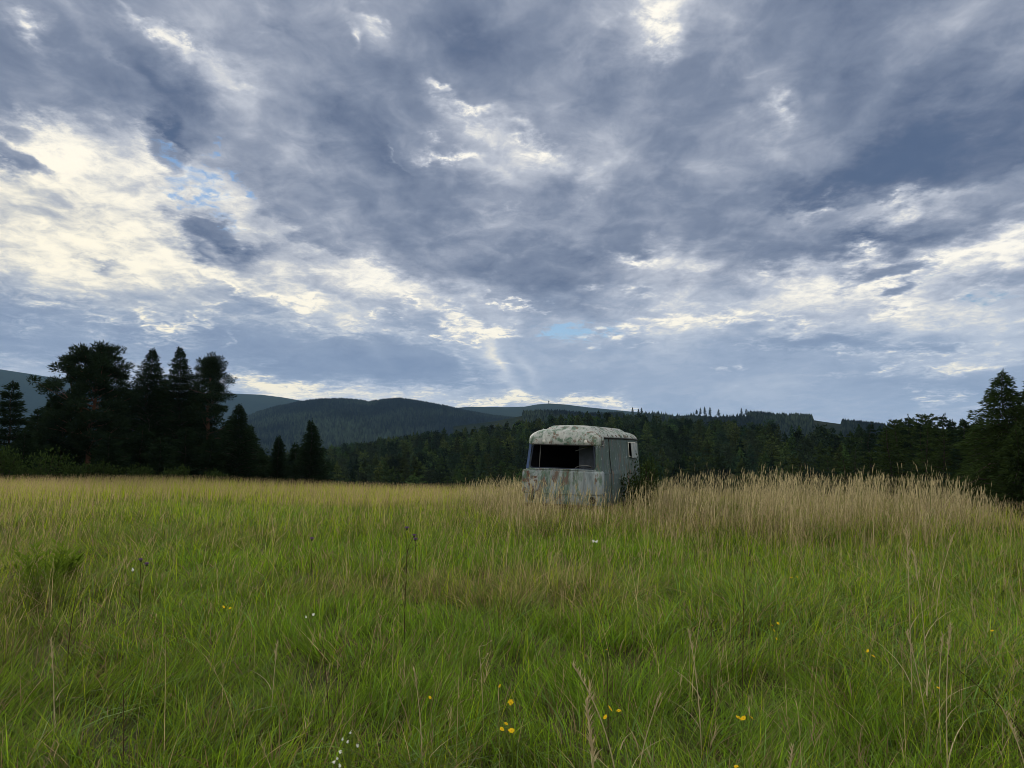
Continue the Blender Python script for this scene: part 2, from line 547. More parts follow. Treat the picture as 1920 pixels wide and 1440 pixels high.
# ------------------------------------------------------------------ ground sheet
def build_ground():
    a_front = np.linspace(-0.80, 0.80, 420)
    a_back = np.linspace(0.80, 2 * math.pi - 0.80, 60)[1:-1]
    A = np.concatenate([a_front, a_back])
    Rr = np.concatenate([[0.3, 1.0, 2.0], np.linspace(3, 60, 115), 60 * (14000 / 60.0) ** (np.linspace(0, 1, 130)[1:])])
    na, nr = len(A), len(Rr)
    aa, rr = np.meshgrid(A, Rr)
    x = rr * np.sin(aa); y = rr * np.cos(aa)
    z = ground_z(x, y)
    V = np.stack([x, y, z], -1).reshape(-1, 3)
    V = np.vstack([V, [[0, 0, gz(0, 0.01)]]])
    i, j = np.meshgrid(np.arange(nr - 1), np.arange(na), indexing='ij')
    j2 = (j + 1) % na
    Q = np.stack([i * na + j, i * na + j2, (i + 1) * na + j2, (i + 1) * na + j], -1).reshape(-1, 4)[:, ::-1]
    c = len(V) - 1
    T = np.stack([np.full(na, c), np.arange(na), (np.arange(na) + 1) % na], -1)[:, ::-1]
    me = np_mesh('ground', V, T, Q, smooth=True)
    m, N, out = new_mat('meadow_soil')
    pos = N.node('ShaderNodeNewGeometry').outputs['Position']
    f1 = N.noise(pos, 0.35, 5.0, 0.6, dims='3D')
    f2 = N.noise(pos, 9.0, 5.0, 0.65, dims='3D')
    c1 = N.ramp(f1, [(0.3, (0.030, 0.034, 0.012)), (0.55, (0.05, 0.05, 0.018)), (0.8, (0.085, 0.068, 0.03))])
    c1 = N.mix(1.0, c1, N.ramp(f2, [(0.2, (0.5,) * 3), (0.8, (1.4,) * 3)]), 'MULTIPLY')
    # the valley beyond the meadow is forest floor
    r = N.m('POWER', N.add(N.m('POWER', N.sep(pos)[0], 2.0), N.m('POWER', N.sep(pos)[1], 2.0)), 0.5)
    c1 = N.mix(N.step(r, 52, 75), c1, (0.018, 0.022, 0.012, 1))
    b = N.node('ShaderNodeBsdfPrincipled'); N.plug(b.inputs['Base Color'], c1)
    b.inputs['Roughness'].default_value = 0.95; b.inputs['Specular IOR Level'].default_value = 0.05
    N.t.links.new(b.outputs[0], out.inputs[0])
    tag(link('ground', me, m), 'grassy meadow ground falling away into a wooded valley', 'ground', kind='structure')


build_ground()


# ------------------------------------------------------------------ far hills
def hill_material(name, c_dark, c_mid, c_light, scale):
    m, N, out = new_mat(name)
    pos = N.node('ShaderNodeNewGeometry').outputs['Position']
    f1 = N.noise(pos, 1.0 / 420.0, 5.0, 0.6, dims='3D')
    f2 = N.noise(pos, scale, 4.0, 0.7, dims='3D')
    c = N.ramp(N.mad(N.sub(f2, 0.5), 0.5, f1), [(0.3, c_dark), (0.52, c_mid), (0.72, c_light)])
    b = N.node('ShaderNodeBsdfPrincipled'); N.plug(b.inputs['Base Color'], c)
    b.inputs['Roughness'].default_value = 1.0; b.inputs['Specular IOR Level'].default_value = 0.0
    N.t.links.new(b.outputs[0], out.inputs[0])
    return m


def hill_height(profile, R, depth, seed, rough, x, y):
    r = np.hypot(x, y); u = u_of(np.arctan2(x, y))
    top = CAM.z + R * elev_np(u, interp(u, profile))
    k = (r - R) / depth
    prof = np.where(k < 0, 0.5 + 0.5 * np.cos(np.pi * np.clip(-k, 0, 1)), 0.5 + 0.5 * np.cos(np.pi * np.clip(k * 1.6, 0, 1)))
    prof = prof ** 0.85
    n = (fnoise(x, y, depth * 0.55, seed, 5) - 0.5) * rough * np.sin(np.pi * np.clip(prof, 0, 1)) * 1.2
    return -72 + (top + 72) * prof + n


def build_hill(label, profile, R, depth, seed, rough, mat, u0, u1, nu=220, nr=60):
    az = np.linspace(math.atan((u0 - 960) / F_PX), math.atan((u1 - 960) / F_PX), nu)
    r = np.linspace(R - depth, R + depth / 1.6, nr)
    aa, rr = np.meshgrid(az, r)
    x = rr * np.sin(aa); y = rr * np.cos(aa)
    z = hill_height(profile, R, depth, seed, rough, x, y)
    V = np.stack([x, y, z], -1).reshape(-1, 3)
    i, j = np.meshgrid(np.arange(nr - 1), np.arange(nu - 1), indexing='ij')
    Q = np.stack([i * nu + j, i * nu + j + 1, (i + 1) * nu + j + 1, (i + 1) * nu + j], -1).reshape(-1, 4)
    me = np_mesh('hills', V, None, Q, smooth=True)
    return tag(link('hills', me, mat), label, 'hills', kind='structure')


HILL_A = [(-500, 680), (-200, 672), (-60, 688), (0, 694), (60, 703), (110, 711), (230, 728), (300, 738), (380, 738), (440, 739), (490, 741), (530, 746), (570, 753), (640, 768), (760, 800), (900, 830)]
HILL_C = [(700, 800), (800, 776), (850, 766), (880, 763), (950, 764), (985, 763), (1005, 759), (1030, 757), (1060, 759), (1100, 764), (1150, 769), (1200, 774), (1300, 785), (1450, 805), (1700, 830), (2300, 850)]
HILL_B = [(300, 856), (400, 821), (440, 801), (480, 784), (520, 772), (560, 764), (600, 759), (640, 758), (675, 761), (692, 764), (715, 760), (750, 757), (785, 762), (830, 770), (870, 779), (920, 788), (1000, 796), (1100, 806), (1300, 836)]
HILL_D = [(850, 800), (930, 790), (980, 780), (1010, 778), (1060, 779), (1100, 784), (1150, 783), (1180, 780), (1215, 776), (1240, 777), (1262, 781), (1300, 779), (1340, 783), (1400, 781), (1440, 783), (1480, 785), (1522, 788), (1540, 791), (1600, 799), (1640, 803), (1700, 812), (1900, 830), (2300, 850)]
HILLS = {}
m_far = hill_material('far_hill_woods', (0.010, 0.016, 0.010), (0.016, 0.024, 0.012), (0.024, 0.030, 0.016), 1 / 40.0)
m_near = hill_material('near_hill_woods', (0.006, 0.010, 0.006), (0.010, 0.015, 0.008), (0.035, 0.036, 0.018), 1 / 20.0)
build_hill('long smooth blue ridge, farthest, on the left skyline', HILL_A, 4200, 1300, 3, 60, m_far, -500, 900)
build_hill('distant bluish ridge carrying a thin mast on the skyline', HILL_C, 3600, 1000, 7, 50, m_far, 700, 2300)
build_hill('two rounded wooded hills left of the van roof', HILL_B, 2300, 1150, 9, 95, m_near, 300, 1300, 300, 110)
build_hill('low wooded hill on the skyline right of the van', HILL_D, 1150, 420, 15, 22, m_near, 850, 2300, 400, 60)


# ------------------------------------------------------------------ trees
def perp(d, rng):
    a = rng.normal(size=d.shape)
    c = np.cross(d, a)
    return c / (np.linalg.norm(c, axis=1, keepdims=True) + 1e-9)


def spray_tris(P, Dv, length, width, rng):
    """slender leaf-like triangle pairs at P along Dv"""
    n = len(P)
    Dv = Dv / (np.linalg.norm(Dv, axis=1, keepdims=True) + 1e-9)
    W = perp(Dv, rng) * width[:, None] * 0.5
    tip = P + Dv * length[:, None]
    mid = P + Dv * (length * 0.45)[:, None]
    V = np.stack([P, mid + W, tip, mid - W], 1).reshape(-1, 3)
    k = np.arange(n)[:, None] * 4
    Q = k + np.array([[0, 1, 2, 3]])
    return V, Q


def tube_np(pts, radii, sides=6):
    pts = np.asarray(pts, float); n = len(pts)
    V = []
    for i in range(n):
        d = pts[min(i + 1, n - 1)] - pts[max(i - 1, 0)]
        d = d / (np.linalg.norm(d) + 1e-9)
        a = np.cross(d, [0.3, 0.9, 0.2]); a /= np.linalg.norm(a) + 1e-9
        b = np.cross(d, a)
        for k in range(sides):
            t = 2 * math.pi * k / sides
            V.append(pts[i] + radii[i] * (a * math.cos(t) + b * math.sin(t)))
    Q = [[i * sides + k, i * sides + (k + 1) % sides, (i + 1) * sides + (k + 1) % sides, (i + 1) * sides + k]
         for i in range(n - 1) for k in range(sides)]
    return np.array(V), np.array(Q)


class Soup:
    def __init__(self):
        self.V, self.Q, self.C, self.n = [], [], [], 0

    def add(self, V, Q, C=None):
        self.V.append(V); self.Q.append(np.asarray(Q) + self.n); self.n += len(V)
        if C is not None:
            self.C.append(np.broadcast_to(np.asarray(C, float), (len(V), 3)) if np.ndim(C) == 1 else C)

    def mesh(self, name, smooth=False):
        return np_mesh(name, np.vstack(self.V), None, np.vstack(self.Q), np.vstack(self.C) if self.C else None, smooth)


GREENS = {'spruce': (0.014, 0.026, 0.013), 'pine': (0.016, 0.028, 0.015), 'larch': (0.028, 0.046, 0.014), 'fresh': (0.034, 0.058, 0.016)}


def conifer(seed, H, Rm, base=0.06, levels=30, per=6, step=0.42, droop=0.35, lift=0.15, prof=0.85, irr=0.25, spray=0.32,
            width=0.055, col='spruce', fluff=1.0, lean=0.0, cap=1.0):
    """spruce / larch: whorls of branches carrying many twigs. Returns trunk soup and crown soup"""
    rng = np.random.RandomState(seed)
    trunk, crown = Soup(), Soup()
    ax = np.array([lean * H, 0, 0])
    ts = np.linspace(0, 1, 7)
    wob = rng.normal(size=(7, 3)) * 0.012 * H * np.array([1, 1, 0]); wob[0] = 0
    tp = np.array([[0, 0, H * t] for t in ts]) + wob + ts[:, None] ** 2 * ax
    V, Q = tube_np(tp, 0.014 * H * (1 - ts * 0.93) + 0.012)
    trunk.add(V, Q)
    Ps, Ds, Ls = [], [], []
    ph = rng.rand() * 6.28
    lob = 1 + irr * 0.8 * np.sin(np.array([1, 2, 3])[:, None] * 1.0 + rng.rand(3, 1) * 6.28)
    for i in range(levels):
        t = base + (1 - base) * (i + rng.rand() * 0.6) / levels
        c = np.array([np.interp(t, ts, tp[:, k]) for k in range(3)])
        e = (1 - t) ** prof
        e = min(e, cap) * min(1.0, 0.6 + (t - base) * 3.5)
        m_ = 12                                # short twigs close to the stem
        qa = rng.rand(m_) * 6.283; qr = rng.rand(m_) * 0.16
        Ps.append(c + np.stack([qr * np.cos(qa), qr * np.sin(qa), rng.normal(size=m_) * 0.12], -1))
        Ds.append(np.stack([np.cos(qa), np.sin(qa), rng.normal(size=m_) * 0.6 + 0.2], -1)); Ls.append(spray * (0.7 + 0.6 * rng.rand(m_)) * (0.35 + 0.65 * min(1.0, (1 - t) * 5)))
        for b in range(per):
            a = ph + 6.283 * (b + rng.rand() * 0.8) / per + i * 0.9
            L = Rm * e * (1 + irr * rng.normal()) + 0.07
            if L < 0.08:
                continue
            L = max(L, 0.08)
            d = np.array([math.cos(a), math.sin(a), 0])
            lat = np.array([-d[1], d[0], 0])
            lf = lift + 0.22 * t
            n = max(7, int((L + 0.25) / step * 15 * fluff))
            s = rng.rand(n) ** 0.85
            side = rng.normal(size=n)
            p = c + d * (L * s)[:, None] + np.array([0, 0, 1.0]) * (L * (lf * s - droop * s * s))[:, None]
            sp = L * 0.2 * (1.15 - s) + 0.05
            p = p + lat * (side * sp)[:, None] + np.array([0, 0, 1.0]) * (rng.normal(size=n) * 0.07 - 0.03)[:, None]
            dv = d * (0.75 + 0.2 * rng.rand(n))[:, None] + lat * (np.sign(side) * 0.55 * rng.rand(n))[:, None] \
                + np.array([0, 0, 1.0]) * (lf * 0.4 - droop * s * 0.7 + 0.3 * rng.normal(size=n))[:, None]
            Ps.append(p); Ds.append(dv)
            Ls.append(spray * (0.6 + 0.6 * rng.rand(n)) * (0.45 + 0.55 * min(1.0, L / Rm * 2.5)))
            if L > 0.9:
                q = [c + d * (L * k) + np.array([0, 0, L * (lf * k - droop * k * k)]) for k in (0, 0.5, 0.95)]
                V, Q = tube_np(q, [0.035 * L / 2 + 0.006, 0.02 * L / 2 + 0.004, 0.006], 3)
                trunk.add(V, Q)
    nt = 14                                   # leader at the very top
    Ps.append(tp[-1] + np.stack([rng.normal(size=nt) * 0.05, rng.normal(size=nt) * 0.05, -rng.rand(nt) * 0.07 * H * 0.6], -1))
    Ds.append(np.stack([rng.normal(size=nt) * 0.22, rng.normal(size=nt) * 0.22, np.ones(nt)], -1)); Ls.append(spray * (0.5 + 0.5 * rng.rand(nt)))
    P = np.vstack(Ps); Dv = np.vstack(Ds); L = np.concatenate(Ls)
    V, Q = spray_tris(P, Dv, L, width * (0.7 + 0.6 * rng.rand(len(L))), rng)
    tone = (0.65 + 0.7 * rng.rand(len(P)))[:, None] * np.array(GREENS[col])
    crown.add(V, Q, np.repeat(tone, 4, axis=0))
    return trunk, crown


def pine(seed, H, Rm, base=0.3, limbs=26, col='pine', top=0.95, clump=0.75, per=110, spray=0.30, shape=1.0, fork=None):
    """Scots pine: bare lower trunk, spreading limbs that end in needle clumps"""
    rng = np.random.RandomState(seed)
    trunk, crown = Soup(), Soup()
    ts = np.linspace(0, 1, 9)
    wob = np.cumsum(rng.normal(size=(9, 3)) * 0.011 * H * np.array([1, 1, 0]), 0); wob[0] = 0
    tp = np.array([[0, 0, H * t] for t in ts]) + wob
    V, Q = tube_np(tp, 0.019 * H * (1 - ts * 0.92) + 0.012, 8)
    trunk.add(V, Q)
    Ps, Ds, Ls = [], [], []

    def blob(c, rad):
        n = int(per * (rad / clump) ** 1.6)
        q = rng.normal(size=(n, 3)); q /= np.linalg.norm(q, axis=1, keepdims=True)
        q *= (rng.rand(n) ** 0.5)[:, None] * np.array([rad, rad, rad * 0.5])
        Ps.append(c + q)
        Ds.append(q + np.array([0, 0, 0.35 * rad]) + rng.normal(size=(n, 3)) * 0.3 * rad)
        Ls.append(spray * (0.6 + 0.7 * rng.rand(n)))

    for i in range(limbs):
        t = base + (top - base) * (i + rng.rand()) / limbs
        c = np.array([np.interp(t, ts, tp[:, k]) for k in range(3)])
        a = i * 2.4 + rng.rand() * 0.9
        w = min(1.0, ((1.02 - t) / 0.36) ** 0.95) * (0.6 + 0.4 * min(1.0, max(0.0, (t - base) / 0.2)))
        L = Rm * (0.10 + 0.95 * w * shape) * (0.55 + 0.6 * rng.rand())
        up = 0.15 + 0.55 * t * rng.rand() + 0.1
        d = np.array([math.cos(a), math.sin(a), up])
        mid = c + d * L * 0.55 + np.array([0, 0, -0.05 * L])
        end = c + d * L + np.array([0, 0, 0.12 * L * rng.rand()])
        V, Q = tube_np([c, mid, end], [0.028 * L / 2 + 0.02, 0.018 * L / 2 + 0.012, 0.01], 4)
        trunk.add(V, Q)
        blob(end, clump * (0.7 + 0.5 * rng.rand()))
        blob(mid + rng.normal(size=3) * 0.25 * L * np.array([1, 1, 0.4]), clump * (0.55 + 0.5 * rng.rand()))
        for _ in range(2):
            e2 = mid + (end - mid) * rng.rand() + rng.normal(size=3) * 0.3 * L * np.array([1, 1, 0.5])
            V, Q = tube_np([mid, e2], [0.018, 0.007], 3); trunk.add(V, Q)
            blob(e2, clump * (0.5 + 0.4 * rng.rand()))
    if fork:                                  # a second, lower leader
        fx, f0, f1 = fork
        b0 = np.array([np.interp(f0, ts, tp[:, k]) for k in range(3)])
        e0 = np.array([fx, 0.2, H * f1])
        V, Q = tube_np([b0, b0 * 0.4 + e0 * 0.6 + np.array([fx * 0.25, 0, 0]), e0], [0.09, 0.06, 0.015], 5); trunk.add(V, Q)
        for k in range(22):
            t = rng.rand()
            c = b0 * (1 - t) + e0 * t + np.array([rng.normal(), rng.normal(), 0]) * 0.62 * (1.12 - t)
            blob(c, clump * (0.5 + 0.4 * rng.rand()))
    for k in range(5):
        blob(tp[-1] + np.array([rng.normal() * 0.35, rng.normal() * 0.35, -0.35 * k]), clump * (0.45 + 0.13 * k))
    P = np.vstack(Ps); Dv = np.vstack(Ds); L = np.concatenate(Ls)
    V, Q = spray_tris(P, Dv, L, (0.045 + 0.03 * rng.rand(len(L))) * (spray / 0.24) ** 1.5, rng)
    tone = (0.65 + 0.7 * rng.rand(len(P)))[:, None] * np.array(GREENS[col])
    crown.add(V, Q, np.repeat(tone, 4, axis=0))
    return trunk, crown


def bush(seed, H, W, col='fresh', n=1500, leaf=0.16):
    rng = np.random.RandomState(seed)
    trunk, crown = Soup(), Soup()
    Ps, Ds = [], []
    k = 9
    for i in range(k):
        a = rng.rand() * 6.28; rr = W * 0.5 * rng.rand() ** 0.6
        top = np.array([rr * math.cos(a), rr * math.sin(a), H * (0.5 + 0.45 * rng.rand() * (1 - rr / W))])
        V, Q = tube_np([[0, 0, 0], top * np.array([0.5, 0.5, 0.55]), top], [0.03, 0.02, 0.006], 4)
        trunk.add(V, Q)
        m = n // k
        q = rng.normal(size=(m, 3)); q /= np.linalg.norm(q, axis=1, keepdims=True)
        q *= (rng.rand(m) ** 0.45)[:, None] * np.array([W * 0.3, W * 0.3, H * 0.34])
        p = top * np.array([1, 1, 0.75]) + q
        p[:, 2] = np.maximum(p[:, 2], 0.02)
        Ps.append(p); Ds.append(q + rng.normal(size=(m, 3)) * 0.2 + np.array([0, 0, 0.1]))
    P = np.vstack(Ps); Dv = np.vstack(Ds)
    V, Q = spray_tris(P, Dv, leaf * (0.6 + 0.8 * rng.rand(len(P))), leaf * (0.35 + 0.3 * rng.rand(len(P))), rng)
    tone = (0.6 + 0.8 * rng.rand(len(P)))[:, None] * np.array(GREENS[col])
    crown.add(V, Q, np.repeat(tone, 4, axis=0))
    return trunk, crown


def place_at(u, v, dist):
    """world point under a photo pixel's direction at horizontal distance dist: (x, y, z of the sight line)"""
    d = ray(u, v)
    k = dist / math.hypot(d.x, d.y)
    return d.x * k, d.y * k, CAM.z + d.z * k


def plant_tree(name, soups, x, y, z, label, cat, group, rz=0.0, barkmat=None, leafmat=None):
    t, c = soups
    root = empty(name, (x, y, z), rz)
    tag(root, label, cat, group)
    link('trunk', t.mesh('trunk', True), barkmat or MAT_BARK, root)
    link('crown', c.mesh('crown'), leafmat or MAT_NEEDLE, root)
    return root


def edge_trees():
    G1 = 'trees at the left edge of the meadow'
    # (kind, name, apex u, apex v, distance, crown radius, seed, label)
    L = [
        ('larchy', 'spruce_tree', 25, 716, 57, 1.9, 1, 'broad dark spruce cut by the left photo edge, leftmost of the tall trees'),
        ('pine', 'pine_tree', 180, 655, 57, 2.7, 22, 'big spreading pine with lumpy crown and reddish trunk, tallest and widest of the left trees'),
        ('spruce', 'spruce_tree', 283, 655, 59, 3.3, 3, 'slender pointed spruce right of the big pine, first of the three spires'),
        ('spruce', 'spruce_tree', 340, 652, 60, 3.3, 4, 'pointed spruce in the middle of the three spires'),
        ('pine2', 'pine_tree', 400, 664, 59, 1.8, 35, 'thin-crowned pine with sky showing through, right of the two pointed spruces'),
        ('spruce', 'spruce_tree', 448, 760, 56, 2.1, 6, 'shorter narrow spruce at the right end of the tall tree group'),
        ('spruce', 'spruce_tree', 585, 791, 60, 2.0, 7, 'lone dark cone-shaped young spruce, rightmost of the left trees'),
        ('spruce', 'spruce_tree', 523, 820, 63, 1.3, 8, 'small young spruce with a sharp top left of the cone-shaped one'),
        ('larchy', 'spruce_tree', 553, 832, 64, 1.1, 9, 'small ragged spruce tucked against the cone-shaped one'),
        ('larchy', 'spruce_tree', 487, 845, 60, 1.2, 10, 'low ragged spruce between the tall group and the young ones'),
        ('larchy', 'larch_tree', 122, 738, 59, 2.4, 11, 'bushy larch leaning on the left flank of the big pine'),
        ('larchy', 'larch_tree', 75, 770, 62, 1.8, 12, 'dark rounded larch in the gap between leftmost spruce and pine'),
        ('spruce', 'spruce_tree', 232, 752, 60, 1.6, 13, 'dark filler spruce between the big pine and the first spire'),
        ('spruce', 'spruce_tree', 312, 735, 63, 1.9, 14, 'dark spruce behind the gap of the two pointed spires'),
        ('spruce', 'spruce_tree', 372, 745, 63, 1.8, 15, 'dark spruce behind the gap left of the thin-crowned pine'),
        ('spruce', 'spruce_tree', 425, 790, 60, 1.6, 16, 'dark spruce under the right side of the thin-crowned pine'),
        ('larchy', 'larch_tree', 150, 790, 63, 2.1, 17, 'dark larch behind the trunk of the big pine'),
        ('larchy', 'larch_tree', 265, 800, 56, 1.6, 18, 'low dark larch in front of the first spire'),
        ('larchy', 'larch_tree', 350, 805, 56, 1.6, 19, 'low dark larch in front of the middle spire'),
        ('spruce', 'spruce_tree', -40, 740, 58, 2.0, 20, 'dark spruce at the very left edge, mostly outside the photo'),
        ('larchy', 'larch_tree', 205, 815, 54, 1.4, 21, 'low dark larch at the right foot of the big pine'),
        ('larchy', 'larch_tree', 300, 822, 54, 1.3, 31, 'lowest larch thicket under the first and middle spires'),
        ('larchy', 'larch_tree', 398, 822, 55, 1.3, 32, 'low larch thicket under the thin-crowned pine'),
        ('spruce', 'spruce_tree', 222, 728, 62, 2.2, 34, 'dark spruce showing in the gap right of the big pine'),
        ('spruce', 'spruce_tree', 312, 712, 64, 2.2, 36, 'tallest spruce behind the gap between the two pointed spires'),
        ('spruce', 'spruce_tree', 368, 716, 64, 2.1, 37, 'tallest spruce behind the gap left of the thin-crowned pine'),
        ('spruce', 'spruce_tree', 470, 800, 62, 1.9, 38, 'dark spruce filling the foot of the group at its right end'),
        ('spruce', 'spruce_tree', 95, 752, 63, 2.3, 39, 'dark spruce on the far left flank of the big pine'),
        ('larchy', 'larch_tree', 45, 808, 55, 1.4, 33, 'low larch thicket right of the leftmost spruce'),
    ]
    for kind, name, u, v, dist, rad, seed, label in L:
        x, y, zt = place_at(u, v, dist)
        zg = gz(x, y) - 0.15
        H = zt - zg
        if kind == 'pine':
            s = pine(seed, H, rad * 0.95, base=0.30, limbs=46, clump=0.62, per=280, spray=0.24, fork=(-1.75, 0.45, 0.93))
        elif kind == 'pine2':
            s = pine(seed, H, rad * 0.85, base=0.34, limbs=40, clump=0.52, per=190, spray=0.22)
        elif kind == 'larchy':
            s = conifer(seed, H, rad, levels=int(8 + H * 2.3), per=6, droop=0.15, lift=0.2, prof=0.72, irr=0.33, fluff=2.0, col='spruce')
        else:
            s = conifer(seed, H, rad, levels=int(10 + H * 4.2), per=9, droop=0.15, lift=0.22, prof=0.92, irr=0.26, fluff=1.25, cap=0.66, spray=0.28)
        plant_tree(name, s, x, y, zg, label, 'tree', G1, 0.0 if kind == 'pine' else seed * 0.7, MAT_PINEBARK if 'pine' in kind else MAT_BARK)
    B = [(8, 832, 50, 1.5, 41, 'pale green leafy bush at the left photo edge under the spruce'),
         (88, 832, 51, 2.6, 42, 'wide fresh green bush under the big pine, largest of the bushes'),
         (150, 868, 49, 1.4, 43, 'low green bush right of the widest bush'),
         (195, 862, 50, 1.6, 44, 'low rounded bush at the foot of the big pine trunk'),
         (262, 866, 50, 1.5, 45, 'low bush below the first spruce spire'),
         (330, 872, 49, 1.3, 46, 'small bush below the middle spruce spire'),
         (48, 872, 49, 1.2, 47, 'small bush between the edge bush and the widest bush'),
         (405, 880, 50, 1.2, 48, 'small dark bush below the thin-crowned pine')]
    for u, v, dist, w, seed, label in B:
        x, y, zt = place_at(u, v, dist)
        zg = gz(x, y) - 0.05
        s = bush(seed, (zt - zg) * 1.05, w, n=1300, col='fresh' if seed in (41, 42) else 'larch')
        plant_tree('bush', s, x, y, zg, label, 'bush', 'bushes under the left trees', leafmat=MAT_LEAF)
    # ---- right edge
    G2 = 'trees at the right edge of the meadow'
    Rr = [('larch', 1880, 697, 46, 2.5, 51, 'tall airy larch with drooping tips, tallest of the right-hand trees'),
          ('larch', 1938, 715, 46, 2.5, 52, 'airy larch cut by the right photo edge'),
          ('larch', 1832, 786, 62, 1.9, 53, 'larch just left of the tall airy larch, half as high'),
          ('larch', 1811, 786, 78, 2.2, 54, 'larch on the right skyline, second left of the tall airy larch'),
          ('spruce', 1787, 789, 85, 2.0, 55, 'small-topped spruce in the skyline dip left of the tall larch'),
          ('spruce', 1766, 778, 84, 2.3, 56, 'pointed spruce, right one of the two highest skyline points'),
          ('round', 1733, 779, 84, 2.7, 57, 'broad round-headed tree, left one of the two highest skyline points'),
          ('spruce', 1706, 780, 88, 2.1, 58, 'narrow pointed spruce left of the broad round-headed tree'),
          ('spruce', 1690, 787, 92, 2.1, 59, 'short-topped spruce left of the narrow pointed one'),
          ('round', 1676, 789, 90, 2.3, 60, 'round-topped tree at the left end of the right skyline group'),
          ('spruce', 1630, 792, 110, 2.4, 61, 'spruce standing alone on the skyline dip, left of the right group'),
          ('larch', 1860, 800, 50, 1.7, 62, 'dark larch at the left foot of the tall airy larch'),
          ('larch', 1905, 805, 44, 1.7, 63, 'dark larch at the right foot of the tall airy larch')]
    for kind, u, v, dist, rad, seed, label in Rr:
        x, y, zt = place_at(u, v, dist)
        zg = gz(x, y) - 0.15
        H = zt - zg
        if kind == 'larch':
            s = conifer(seed, H, rad * 1.05, levels=int(10 + H * 3.6), per=6, droop=0.45, lift=0.18, prof=0.8, irr=0.34, fluff=1.5, cap=0.8, spray=0.34, width=0.05, col='larch')
            nm = 'larch_tree'
        elif kind == 'round':
            s = conifer(seed, H, rad, levels=int(8 + H * 1.8), per=6, droop=0.1, lift=0.3, prof=0.42, irr=0.35, fluff=1.7, spray=0.34, width=0.075, col='larch')
            nm = 'larch_tree'
        else:
            s = conifer(seed, H, rad, levels=int(8 + H * 1.8), per=6, droop=0.28, lift=0.12, prof=0.7, irr=0.28, fluff=1.7, spray=0.34, width=0.075)
            nm = 'spruce_tree'
        plant_tree(nm, s, x, y, zg, label, 'tree', G2, seed * 0.7)


edge_trees()


